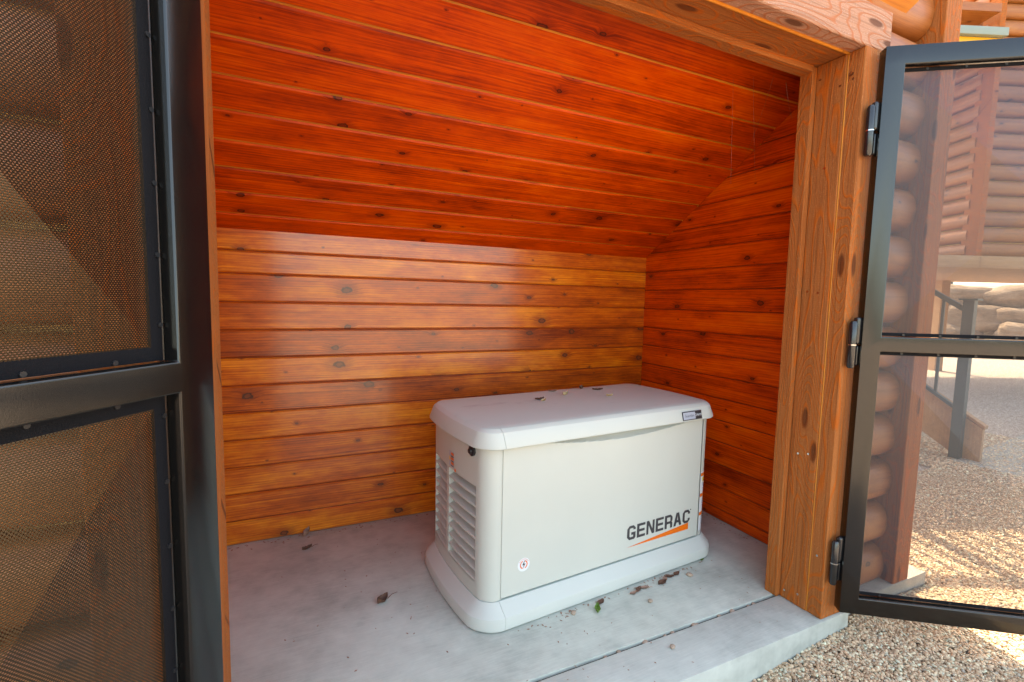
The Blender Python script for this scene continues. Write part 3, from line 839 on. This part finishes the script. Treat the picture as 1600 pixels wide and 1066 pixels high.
# flat print on the door: lettering, wedge, round sticker -- 0.5 mm proud
FP = BI-.0021
def printed(nm, polys, mat, parent=door, v=FP, thick=0):
    V = []; F = []
    for poly in polys:
        o0 = len(V); V += [(p_[0], v, p_[1]) for p_ in poly]; F.append(tuple(range(o0, o0+len(poly))))
    me = mesh(nm, V, F, mat)
    bm = bmesh.new(); bm.from_mesh(me); bmesh.ops.triangulate(bm, faces=bm.faces[:], ngon_method='EAR_CLIP'); bm.to_mesh(me); bm.free()
    return put(nm, me, parent, GM)
def letters(txt, u0, z0, h, wd, gap, st):
    """squared technical capitals with cut corners"""
    out = []; x = u0; c = h*.2; s_ = st; sv = st*.82
    for ch in txt:
        W_ = wd
        if ch == 'E':
            p_ = [(0, 0), (W_, 0), (W_, sv), (s_, sv), (s_, (h-sv)/2), (W_*.93, (h-sv)/2), (W_*.93, (h+sv)/2), (s_, (h+sv)/2), (s_, h-sv), (W_, h-sv), (W_, h), (0, h)]
        elif ch == 'N':
            p_ = [(0, 0), (s_*.9, 0), (s_*.9, h*.66), (W_-s_*1.05, 0), (W_, 0), (W_, h), (W_-s_*.9, h), (W_-s_*.9, h*.36), (s_*1.05, h), (0, h)]
        elif ch == 'G':
            p_ = [(c, 0), (W_-c*.6, 0), (W_, c*.6), (W_, h*.52), (W_*.48, h*.52), (W_*.48, h*.52-sv), (W_-s_, h*.52-sv), (W_-s_, sv+.002), (W_-s_-.002, sv), (s_+c*.3, sv), (s_, sv+c*.3), (s_, h-sv-c*.3), (s_+c*.3, h-sv), (W_-s_, h-sv), (W_-s_, h*.69), (W_, h*.69), (W_, h-c), (W_-c, h), (c, h), (0, h-c), (0, c)]
        elif ch == 'C':
            p_ = [(c, 0), (W_-c, 0), (W_, c), (W_, h*.34), (W_-s_, h*.34), (W_-s_, sv), (s_+c*.3, sv), (s_, sv+c*.3), (s_, h-sv-c*.3), (s_+c*.3, h-sv), (W_-s_, h-sv), (W_-s_, h*.66), (W_, h*.66), (W_, h-c), (W_-c, h), (c, h), (0, h-c), (0, c)]
        elif ch == 'R':
            m_ = h*.40
            p_ = [(0, 0), (s_, 0), (s_, m_-sv*.4), (W_-s_, m_-sv*.4), (W_-s_, 0), (W_, 0), (W_, m_-c*.2), (W_-c*.4, m_+sv*.3), (W_, m_+sv*.9), (W_, h-c), (W_-c, h), (0, h), (0, .001),
                  ]
            # counter cut in with a slit
            p_ = [(0, 0), (s_, 0), (s_, m_-sv*.4), (W_-s_, m_-sv*.4), (W_-s_, 0), (W_, 0), (W_, m_-c*.2), (W_-c*.4, m_+sv*.3), (W_, m_+sv*.9), (W_, h-c), (W_-c, h), (s_*.5, h), (s_*.5, h-sv*.99), (s_, h-sv), (W_-s_, h-sv), (W_-s_, m_+sv*.6), (s_, m_+sv*.6), (s_, h-sv*1.01), (s_*.5-.0002, h-sv), (s_*.5-.0002, h), (0, h)]
        elif ch == 'A':
            W_ = wd*1.06; q = W_/2
            a1 = h*.24
            f_ = lambda zz_: s_*.0 + q*(zz_/h)*.80
            p_ = [(0, 0), (s_*1.02, 0), (s_*1.02+q*.8*(a1/h), a1), (W_-s_*1.02-q*.8*(a1/h), a1), (W_-s_*1.02, 0), (W_, 0), (q+s_*.62, h), (q+.0002, h), (q+.0002, h*.80), (W_-s_*1.02-q*.8*((a1+sv)/h), a1+sv), (s_*1.02+q*.8*((a1+sv)/h), a1+sv), (q-.0002, h*.80), (q-.0002, h), (q-s_*.62, h)]
        out.append([(x+a, z0+b) for a, b in p_]); x += W_+gap
    return out
L7 = letters('GENERAC', .610, .1765, .062, .0485, .0074, .0140)
printed('lettering', L7, M_ink)
printed('logo_wedge', [[(.610, .1445), (.988, .1445), (.988, .1755)]], M_orange)
def disc(cx, cz, r, n_=28): return [(cx+r*math.cos(2*math.pi*i/n_), cz+r*math.sin(2*math.pi*i/n_)) for i in range(n_)]
printed('registered_mark', [disc(1.0, .236, .0035, 10)], M_ink)
printed('round_sticker', [disc(.099, .207, .026)], M_white)
def ring(cx, cz, r0, r1, a0, a1, n_=14):
    o_ = [(cx+r1*math.cos(a0+(a1-a0)*i/n_), cz+r1*math.sin(a0+(a1-a0)*i/n_)) for i in range(n_+1)]
    i_ = [(cx+r0*math.cos(a0+(a1-a0)*i/n_), cz+r0*math.sin(a0+(a1-a0)*i/n_)) for i in range(n_+1)][::-1]
    return o_+i_
printed('sticker_ring', [ring(.099, .207, .0125, .0165, -1.25, 1.25), ring(.099, .207, .0125, .0165, math.pi-1.25, math.pi+1.25)], M_orange, v=FP-.0005)
printed('sticker_dots', [disc(.099+.0215*math.cos(a), .207+.0215*math.sin(a), .0016, 6) for a in [.5, .75, 1.0, 1.25, 1.5, 1.75, 2.0, 2.25, 2.5]], M_orange, v=FP-.0005)
printed('sticker_bolt', [[(.1015, .222), (.0925, .2055), (.0985, .2055), (.0955, .192), (.106, .2105), (.1, .2105), (.1035, .222)]], M_ink, v=FP-.0005)
# name plate on the lid's sloped edge
def textmesh(nm, body, size, mat):
    cu_ = bpy.data.curves.new(nm, 'FONT'); cu_.body = body; cu_.size = size; cu_.align_x = 'CENTER'; cu_.align_y = 'CENTER'
    to = bpy.data.objects.new('tmp_text', cu_); COL.objects.link(to)
    dg = bpy.context.evaluated_depsgraph_get(); me = bpy.data.meshes.new_from_object(to.evaluated_get(dg))
    bpy.data.objects.remove(to); bpy.data.curves.remove(cu_)
    me.name = nm; me.materials.clear(); me.materials.append(mat); return me
# sloped lid edge between z=.674 (v=.0165) and z=.705 (v=.024)
tv = Vector((0, .0075, .031)).normalized(); nv_ = Vector((0, -tv.z, tv.y))
def lidM(u, q, lift): 
    c_ = Vector((u, .0165, .674)) + tv*q + nv_*lift
    return GM @ frame(c_, (1, 0, 0), tv, nv_)
pl = put('name_plate', boxmesh('name_plate', .124, .039, .003, M_ink, .0012, 1), gen, lidM(.886, -.001, -.0005))
put('plate_field', boxmesh('plate_field', .076, .031, .0006, M_silver), pl, lidM(.890, .003, .0026))
put('plate_text', textmesh('plate_text', 'Guardian', .0165, M_ink), pl, lidM(.928, .0185, .0036))
put('plate_text', textmesh('plate_text', '24kW', .0165, M_white), pl, lidM(.988, .0185, .0030))
# lid seam rib, lock, stickers
iv = min(range(n), key=lambda i: abs(oL[i][1]-.150))
nx_, ny_ = nrm(iv); lx, ly = oL[iv]
Ml = frame((lx, ly, .640), (0, 0, 1), (-ny_, nx_, 0), (-nx_*-1, -ny_*-1, 0))
v, f = tube([(0, 0, -.004), (0, 0, .008), (0, 0, .010)], [.020, .020, .016], 18)
lk = mk('lock', v, f, M_rubber, endp, GM @ Ml, 40)
v, f = tube([(0, 0, .0095), (0, 0, .017)], [.0105, .0095], 14); mk('lock_cap', v, f, M_rubber, lk, GM @ Ml, 40)
def cap_sticker(vc, z0, z1, wv, mat, lift, name, parent):
    """label that follows the bowed end panel"""
    vs = [vc+wv/2-wv*i/4 for i in range(5)]; V = []; F = []
    for z_ in (z0, z1):
        for vv in vs:
            i = min(range(n-1), key=lambda i: abs((oL[i][1]+oL[i+1][1])/2-vv)); a, b = oL[i], oL[i+1]; t = (a[1]-vv)/(a[1]-b[1]); q = (a[0]+(b[0]-a[0])*t, vv); nn = nrm(i)
            V.append((q[0]+nn[0]*lift, q[1]+nn[1]*lift, z_))
    for i in range(4): F.append((i, i+1, 5+i+1, 5+i))
    return mk(name, V, F, mat, parent, GM)
ws = cap_sticker(.318, .522, .584, .050, M_silver, .001, 'warning_sticker', endp)
for k in range(3): cap_sticker(.308, .570-.019*k, .580-.019*k, .028, M_orange, .0016, 'sticker_band', ws)
for k in range(3): cap_sticker(.308, .5635-.019*k, .567-.019*k, .026, M_ink, .0016, 'sticker_text', ws)
cap_sticker(.334, .545, .561, .012, M_yellow, .0016, 'sticker_symbol', ws)
cap_sticker(.280, .513, .524, .014, M_orange, .001, 'orange_tab', endp)
# warning label on the right-hand corner
oR = [outline(BI)[i] for i in RIGHT]
def corner_label(t0, t1, z0, z1, mat, lift, name, parent):
    V = []; F = []; k = 5
    for z_ in (z0, z1):
        for i in range(k+1):
            a = -math.pi/2 + (t0+(t1-t0)*i/k); r_ = RC-BI+lift
            u, vv = U1-RC+r_*math.cos(a), RC+r_*math.sin(a); kk = 1-((vv-DV/2)/(DV/2))**2
            V.append((u+BOW*max(0, kk), vv, z_))
    for i in range(k): F.append((i, i+1, k+1+i+1, k+1+i))
    return mk(name, V, F, mat, parent, GM)
wl = corner_label(.03, 1.5, .118, .405, M_white, .001, 'warning_label', gen)
for zc_ in (.39, .29, .20): corner_label(.03, 1.5, zc_-.007, zc_+.009, M_orange, .0016, 'label_band', wl)
corner_label(.25, .55, .358, .378, M_yellow, .0016, 'label_symbol', wl); corner_label(.75, 1.05, .358, .378, M_yellow, .0016, 'label_symbol', wl)
for zc_ in (.345, .335, .322, .262, .25, .238, .17, .16, .15): corner_label(.3, 1.3, zc_, zc_+.003, M_silver, .0016, 'label_text', wl)

# ------------------------------------------------------------------ litter: leaves and pebbles
def leaf(loc, L, W_, rz, mat, label, curl=.3, stem=0.0, group=None, seed=0):
    rnd = random.Random(seed); nx2 = 7; ny2 = 4; V = []; F = []
    for i in range(nx2+1):
        t = i/nx2; wd = W_*math.sin(math.pi*min(1, t*.96+.03))**.8
        for j in range(ny2+1):
            s_ = j/ny2*2-1
            zz_ = abs(s_)**1.6*curl*W_*.9 + curl*L*.35*(t-.45)**2*3 + rnd.uniform(-.06, .06)*W_
            V.append(((t-.5)*L, s_*wd/2*(1+rnd.uniform(-.12, .12)), max(.001, zz_)+.0015))
    m = ny2+1
    for i in range(nx2):
        for j in range(ny2): F.append((i*m+j, (i+1)*m+j, (i+1)*m+j+1, i*m+j+1))
    V2 = [(a, b, c_-.0012) for a, b, c_ in V]; F2 = [tuple(reversed([q+len(V) for q in f_])) for f_ in F]
    M = Matrix.Translation(loc) @ Matrix.Rotation(rz, 4, 'Z')
    o = mk('fallen_leaf', V+V2, F+F2, mat, None, M, 60); tag(o, label, 'leaf', group)
    if stem:
        v, f = tube([(L*.48, 0, .003), (L*.5+stem*.5, stem*.12, .006), (L*.5+stem, stem*.05, .004)], [.0011, .0009, .0008], 5)
        mk('stem', v, f, mat, o, M)
    return o
def gpt(u, v_, z_): q = GM @ Vector((u, v_, z_)); return (q.x, q.y, q.z)
LT = .7364
lid_leaves = [((.385, .41), .05, .018, .1, M_lf1, 'brown leaf, leftmost on the generator lid', .3), ((.383, .372), .030, .014, .3, M_lf2, 'small pale yellow leaf in front of the leftmost brown leaf on the lid', .5),
              ((.548, .545), .045, .018, -.2, M_lf4, 'pinkish brown leaf near the back edge of the generator lid', .3), ((.556, .445), .034, .018, .2, M_lf2, 'bright yellow curled leaf near the middle of the generator lid', .7),
              ((.728, .545), .036, .026, .8, M_lf1, 'round dark brown leaf at the back of the generator lid', .5), ((.79, .488), .058, .020, -.25, M_lf1, 'long brown leaf at the right of the leaves on the lid', .3),
              ((.738, .335), .032, .014, -.3, M_lf2, 'small yellow leaf, nearest the front on the generator lid', .6)]
for i, (uv_, L_, W_, a, m_, lb, cl) in enumerate(lid_leaves):
    leaf(gpt(uv_[0], uv_[1], LT), L_, W_, a, m_, lb, cl, seed=i)
leaf((.023, 2.323, .0), .046, .022, .4, M_lf1, 'curled dark brown leaf on the floor near the back wall', .5, .03, seed=21)
leaf((.285, 1.788, .0), .048, .034, .5, M_lf1, 'crumpled dark brown leaf with stem in the middle of the floor', .6, .05, seed=22)
leaf((.022, 2.462, .0), .045, .030, .9, M_lf4, 'greyish dry leaf against the foot of the back wall', .9, seed=23)
leaf((1.035, 1.415, .0), .045, .022, 1.0, M_lf3, 'green leaf on the concrete by the generator base', .6, .0, seed=24)
by_base = [((1.075, 1.455), .05, .026, .4, M_lf1), ((1.235, 1.452), .045, .02, .1, M_lf4), ((1.27, 1.463), .05, .024, .5, M_lf1), ((1.30, 1.462), .05, .022, -.3, M_lf4), ((1.395, 1.462), .06, .03, .2, M_lf1), ((1.425, 1.478), .05, .022, .7, M_lf4), ((1.455, 1.485), .05, .026, -.4, M_lf1), ((1.50, 1.488), .05, .024, .3, M_lf1), ((1.70, 1.535), .04, .02, .6, M_lf3)]
for i, (p_, L_, W_, a, m_) in enumerate(by_base):
    od = ['first', 'second', 'third', 'fourth', 'fifth', 'sixth', 'seventh', 'eighth']
    lb = 'green-tinged leaf under the far right corner of the generator base' if i == 8 else 'dry brown leaf, %s from the left along the front of the generator base' % od[i]
    leaf((p_[0], p_[1]-.004, 0), L_*.85, W_*.85, a, m_, lb, .25, .015 if i % 2 else 0, 'leaves along the generator base', seed=40+i)
def pebble(p_, r_, label, seed, group):
    rnd = random.Random(seed); bm = bmesh.new(); bmesh.ops.create_icosphere(bm, subdivisions=2, radius=1)
    for v_ in bm.verts: v_.co *= 1+rnd.uniform(-.13, .13); v_.co.x *= r_*1.25; v_.co.y *= r_; v_.co.z *= r_*.62
    me = bpy.data.meshes.new('pebble'); bm.to_mesh(me); bm.free(); me.materials.append(M_peb)
    me.polygons.foreach_set('use_smooth', [True]*len(me.polygons))
    o = put('pebble', me, None, Matrix.Translation((p_[0], p_[1], p_[2]+r_*.55)) @ Matrix.Rotation(rnd.uniform(0, 6), 4, 'Z')); tag(o, label, 'pebble', group)
M_peb = plain('pebble_stone', (.42, .30, .22), .8, nscale=60, namt=.3)
pebble((.938, 1.436, 0), .010, 'tan pebble against the front of the generator base', 1, 'pebbles')
pebble((1.545, 1.452, 0), .012, 'pinkish pebble on the floor right of the leaves by the generator', 2, 'pebbles')
pebble((1.262, 1.378, 0), .009, 'small tan pebble on the floor in front of the generator', 3, 'pebbles')
pebble((1.165, 1.152, -.002), .009, 'single tan pebble on the front concrete strip', 4, 'pebbles')
for i, x in enumerate([.93, .985, 1.10, 1.19, 1.225, 1.33, 1.345, 1.46, 1.53, 1.62, 1.65]):
    pebble((x, 1.216, -.014), .0065+.002*(i % 3), 'tiny stone lodged in the joint between the floor and the front strip', 10+i, 'stones in the floor joint')

V = []; F = []
rl = random.Random(5)
def fleck(x, y, r_):
    a = rl.uniform(0, 6.28); o0 = len(V); q = [(math.cos(a+t)*r_*(1.6 if k % 2 == 0 else .7), math.sin(a+t)*r_*(1.6 if k % 2 == 0 else .7)) for k, t in enumerate((0, 1.57, 3.14, 4.71))]
    V.extend([(x+b, y+c_, .0008+rl.uniform(0, .002)) for b, c_ in q]); V.append((x, y, .003)); F.extend([(o0+k, o0+(k+1) % 4, o0+4) for k in range(4)])
for k in range(150): fleck(rl.uniform(-.45, 2.0), YW-.012-abs(rl.gauss(0, .02)), rl.uniform(.002, .006))
for k in range(70): fleck(XC-.01-abs(rl.gauss(0, .025)), rl.uniform(1.3, 2.45), rl.uniform(.002, .006))
for k in range(60):
    t = rl.random(); q = GM @ Vector((t*1.1, -.006-abs(rl.gauss(0, .02)), 0)); fleck(q.x, q.y, rl.uniform(.002, .006))
for k in range(45): fleck(rl.uniform(-.2, .6), rl.uniform(1.3, 2.3), rl.uniform(.0015, .0045))
for k in range(40): fleck(rl.uniform(.6, 1.75), rl.uniform(1.05, 1.42), rl.uniform(.0015, .004))
o = mk('litter', V, F, M_lf4); tag(o, 'fine dry plant crumbs scattered over the concrete floor', 'litter', kind='stuff')

# cobweb threads in the upper right corner
for i, (a, b) in enumerate([((1.66, 1.285, 2.06), (1.92, 1.62, 1.86)), ((1.735, 1.29, 2.05), (1.80, 1.30, 1.93)), ((1.60, 1.42, 2.09), (1.62, 1.42, 1.68)), ((1.64, 1.36, 2.08), (1.86, 1.50, 1.74))]):
    A, B = Vector(a), Vector(b); v, f = tube([A.lerp(B, t)+Vector((0, 0, -.02*math.sin(math.pi*t))) for t in (0, .25, .5, .75, 1)], .00025, 4)
    o = mk('cobweb_thread', v, f, M_web); tag(o, 'fine cobweb thread hanging in the upper right corner of the alcove', 'cobweb', 'cobweb threads')

# ------------------------------------------------------------------ the neighbouring house, stair and yard
HU = Vector((.927, -.375, 0)); HN = Vector((.375, .927, 0)); HZ = Vector((0, 0, 1))   # along the front, into the house
def hp(u, d, z_): return HU*u + HN*d + HZ*z_
HM = frame((0, 0, 0), HU, HN, HZ)
UC = HU.dot(Vector((8.26, 3.24, 0)))           # left front corner of the log room
house = empty('log_house', hp(UC+2, 8, -.1)); tag(house, 'honey coloured log house raised on posts seen behind the right screen door', 'house')
def hbox(nm, u0, u1, d0, d1, z0, z1, mat, parent, bev=.0): return box(nm, u0, u1, d0, d1, z0, z1, mat, parent, bev, R=HM)
DF = 6.12
hbox('deck', UC-.62, UC+6, DF-.10, 9.9, 1.80, 1.90, M_stair, house, .01)
hbox('rim_beam', UC-.62, UC+6, DF-.16, DF-.101, 1.74, 1.905, M_stair, house, .02)
for uu in (UC+.3, UC+3, UC+5.6):
    hbox('deck_post', uu, uu+.18, 9.5, 9.68, -.2, 1.80, M_stair, house)
hw_ = hbox('front_wall', UC+.12, UC+6, DF+.10, DF+.2, 1.905, 5.6, M_caulk, house)
LP = .205; z = 1.91; LM = log_mesh('log', 5.88, LP-.006, .085, M_honey, nx=8)
while z < 5.5:
    put('log', LM, hw_, frame(hp(UC+.12, DF+.097, z), HU, HZ, -HN)); z += LP
hs_ = hbox('side_wall', UC+.12, UC+.2, DF+.21, 9.8, 1.905, 5.6, M_caulk, house)
z = 1.91; LM = log_mesh('log', 3.5, LP-.006, .085, M_log, nx=6)
while z < 5.5:
    put('log', LM, hs_, frame(hp(UC+.117, 9.75, z), -HN, HZ, -HU)); z += LP
hbox('corner_trim', UC+.05, UC+.13, DF-.02, DF+.205, 1.905, 5.6, M_rough, house, .006)
# porch roof left of the log room: gutter, fascia, rafters, boards
M_gutter = plain('grey_green_metal', (.20, .235, .19), .5)
M_fascia = plain('sunlit_yellow_board', (.72, .36, .012), .45, nscale=6, namt=.15)  # overexposed sunlight put into the fascia colour as yellow
rf = hbox('porch_roof', UC-5.2, UC-.07, 5.98, 9.6, 4.95, 5.05, M_honey, house)
hbox('gutter', UC-5.2, UC-.07, 5.86, 5.97, 4.60, 4.70, M_gutter, rf, .01)
hbox('fascia', UC-5.2, UC-.07, 5.92, 5.975, 4.40, 4.598, M_fascia, rf, .004)
for k in range(9):
    uu = UC-.35-.6*k
    v, f = vbox(0, .09, 0, 3.5, 0, .18); mk('rafter', v, f, M_honey, rf, HM @ Matrix.Translation((uu, 6.03, 4.52)) @ Matrix.Rotation(.09, 4, 'X'))
hbox('roof', UC-.07, UC+6.2, DF-.3, 10.2, 5.61, 5.75, M_stair, house)

# stair with iron railing
st = empty('staircase', (5.3, 1.95, -.1)); tag(st, 'brown timber staircase with dark green iron railing behind the right screen door', 'staircase')
SD = Vector((-.08, .996, 0)).normalized(); SX = Vector((SD.y, -SD.x, 0)); B0 = Vector((5.24, 1.87, 0)); SLO = math.radians(35)
SM = frame(B0, SX, SD, HZ)             # local x across, y up the flight, z up
tn = math.tan(SLO); RUN = 2.45; RISE = RUN*math.tan(SLO)
def sprism(nm, poly, x0, x1, mat, parent):
    k = len(poly); V = [(x0, a, b) for a, b in poly]+[(x1, a, b) for a, b in poly]
    F = [tuple(range(k))[::-1], tuple(range(k, 2*k))]+[(i, (i+1) % k, k+(i+1) % k, k+i) for i in range(k)]
    return mk(nm, V, F, mat, parent, SM)
for x0, dr, y0_ in ((0.0, 0.0, 0.0), (.80, .17, .75)):
    sg = sprism('stringer', [(y0_, -.1), (.14+y0_, -.1), (RUN, RISE-.28), (RUN, RISE+.12-dr), (y0_, .19-dr+y0_*tn)], x0, x0+.045, M_stair, st)
    sprism('cap', [(y0_-.015, .191-dr+y0_*tn), (RUN, RISE+.121-dr), (RUN, RISE+.146-dr), (y0_-.015, .216-dr+y0_*tn)], x0-.012, x0+.057, M_stair, sg)
for k in range(9):
    y_ = .75+k*.255; z_ = .1+.178*(k+1)
    if y_ < RUN-.2:
        v, f = vbox(.046, .799, y_-.02, y_+.26, z_-.035, z_); mk('tread', v, f, M_stair, st, SM)
        v, f = vbox(.046, .799, y_, y_+.02, z_-.178, z_-.0355); mk('riser', v, f, M_stair, st, SM)
for x0 in (-.05,):
    v, f = vbox(x0-.036, x0+.036, .11, .182, -.09, 1.27); mk('newel_post', v, f, M_iron, st, SM)
    v, f = vbox(x0-.06, x0+.06, .085, .205, 1.2705, 1.285); mk('post_cap', v, f, M_iron, st, SM)
    for (h0, th) in ((1.18, .045), (.34, .03)):
        sprism('handrail' if h0 > 1 else 'bottom_rail', [(.191, h0), (2.3, h0+2.11*tn), (2.3, h0+th+2.11*tn), (.191, h0+th)], x0-.022, x0+.022, M_iron, st)
    for k in range(16):
        y_ = .19+.13*(k+1)
        if y_ < 2.28:
            v, f = vbox(x0-.01, x0+.01, y_-.01, y_+.01, .34+(y_-.191)*tn+.02, 1.18+(y_-.191)*tn+.01); mk('baluster', v, f, M_iron, st, SM)
pad = box('concrete_pad', -.15, 2.6, -.75, .14, -.2, -.094, M_conc3, None, .01, R=SM); tag(pad, 'grey concrete pad at the foot of the stair', 'pavement', kind='structure')

# balcony beyond the shed: its railing throws the striped shadow on the gravel
bal = empty('balcony', hp(2.3, 4.6, -.1)); tag(bal, 'raised timber balcony with iron railing behind the shed', 'balcony')
BU0, BU1, BD = 1.9, 3.72, 3.90
hbox('deck', BU0, BU1, BD, BD+1.6, 1.66, 1.74, M_stair, bal)
for uu in (BU0+.05, BU1-.2):
    hbox('deck_post', uu, uu+.12, BD+1.4, BD+1.52, -.2, 1.66, M_stair, bal)
hbox('top_rail', BU0, BU1, BD+.02, BD+.09, 2.80, 2.85, M_iron, bal); hbox('bottom_rail', BU0, BU1, BD+.035, BD+.07, 1.83, 1.86, M_iron, bal)
for k in range(15):
    uu = BU0+.04+k*.122
    if k % 7 == 4: hbox('rail_post', uu-.045, uu+.045, BD+.01, BD+.085, 1.741, 2.86, M_iron, bal)
    else: hbox('baluster', uu-.014, uu+.014, BD+.038, BD+.068, 1.861, 2.80, M_iron, bal)

# boulder retaining wall and the bank behind it
BC = Vector((20.4, 7.5, 0)); BT = Vector((.344, -.939, 0)); BN = Vector((.939, .344, 0))
rows = [(.32, 1.5, 1.7, 'bottom'), (1.02, 1.25, 1.55, 'middle'), (1.68, 1.1, 1.45, 'top')]
ordn = ['far left', 'second from left', 'third from left', 'fourth from left', 'fifth from left', 'far right']
for r_i, (zc_, hh, sp, rn) in enumerate(rows):
    for k in range(6):
        rnd = random.Random(100+r_i*10+k)
        t = (k-2.5)*sp + .5*(r_i % 2) + rnd.uniform(-.15, .15)
        bm = bmesh.new(); bmesh.ops.create_icosphere(bm, subdivisions=3, radius=1)
        ph = [rnd.uniform(0, 6) for _ in range(6)]
        sx, sy, sz = sp*.56*rnd.uniform(.9, 1.15), .62, hh*.36*rnd.uniform(.9, 1.2)
        for v_ in bm.verts:
            c_ = v_.co; k_ = 1+.10*math.sin(3*c_.x+ph[0])+.08*math.sin(4*c_.y+ph[1])+.09*math.sin(3.5*c_.z+ph[2])+.05*math.sin(7*c_.x+5*c_.z+ph[3])
            q = Vector((math.copysign(abs(c_.x)**.75, c_.x), math.copysign(abs(c_.y)**.75, c_.y), math.copysign(abs(c_.z)**.72, c_.z)))*k_
            v_.co = Vector((q.x*sx, q.y*sy, q.z*sz))
        me = bpy.data.meshes.new('boulder'); bm.to_mesh(me); bm.free(); me.materials.append(M_rock)
        me.polygons.foreach_set('use_smooth', [True]*len(me.polygons))
        c_ = BC+BT*t+BN*(r_i*.35)
        o = put('boulder', me, None, frame((c_.x, c_.y, zc_-.1), BT, BN, HZ) @ Matrix.Rotation(rnd.uniform(-.12, .12), 4, 'Y'))
        tag(o, 'tan sandstone boulder, %s in the %s course of the far boulder wall' % (ordn[k], rn), 'boulder', 'boulders of the retaining wall')
V = []; F = []
prof = [(-.2, -.3), (.55, .6), (1.0, 1.9), (2.2, 2.15), (9, 2.8), (30, 6.5), (90, 12)]
for (d_, z_) in prof:
    for t in (-60, -20, -8, 0, 8, 20, 60):
        c_ = BC+BT*t+BN*(d_+.6); V.append((c_.x, c_.y, z_))
for j in range(len(prof)-1):
    for i in range(6): F.append((j*7+i, j*7+i+1, (j+1)*7+i+1, (j+1)*7+i))
hill = mk('hillside', V, F, M_dirt, None, None, 60); tag(hill, 'pale dirt bank rising behind the boulders', 'hill', kind='structure')
# pipe gate on the bank
pg = empty('pipe_gate', tuple(BC+BN*2.6+HZ*2.1)); tag(pg, 'dark pipe gate standing on the bank above the boulders', 'gate')
def bp(t, d_, z_): q = BC+BT*t+BN*d_; return (q.x, q.y, z_)
v, f = tube([bp(-.7, 2.6, 3.4), bp(-.7, 2.6, 2.62), bp(-.62, 2.6, 2.55), bp(1.15, 2.6, 2.55), bp(1.22, 2.6, 2.62), bp(1.22, 2.6, 3.4)], .03, 8); mk('gate_frame', v, f, M_iron, pg)
for t in (-1.05, 1.4):
    v, f = tube([bp(t, 2.6, 2.0), bp(t, 2.6, 3.6)], .085, 10); mk('gate_post', v, f, M_iron, pg)
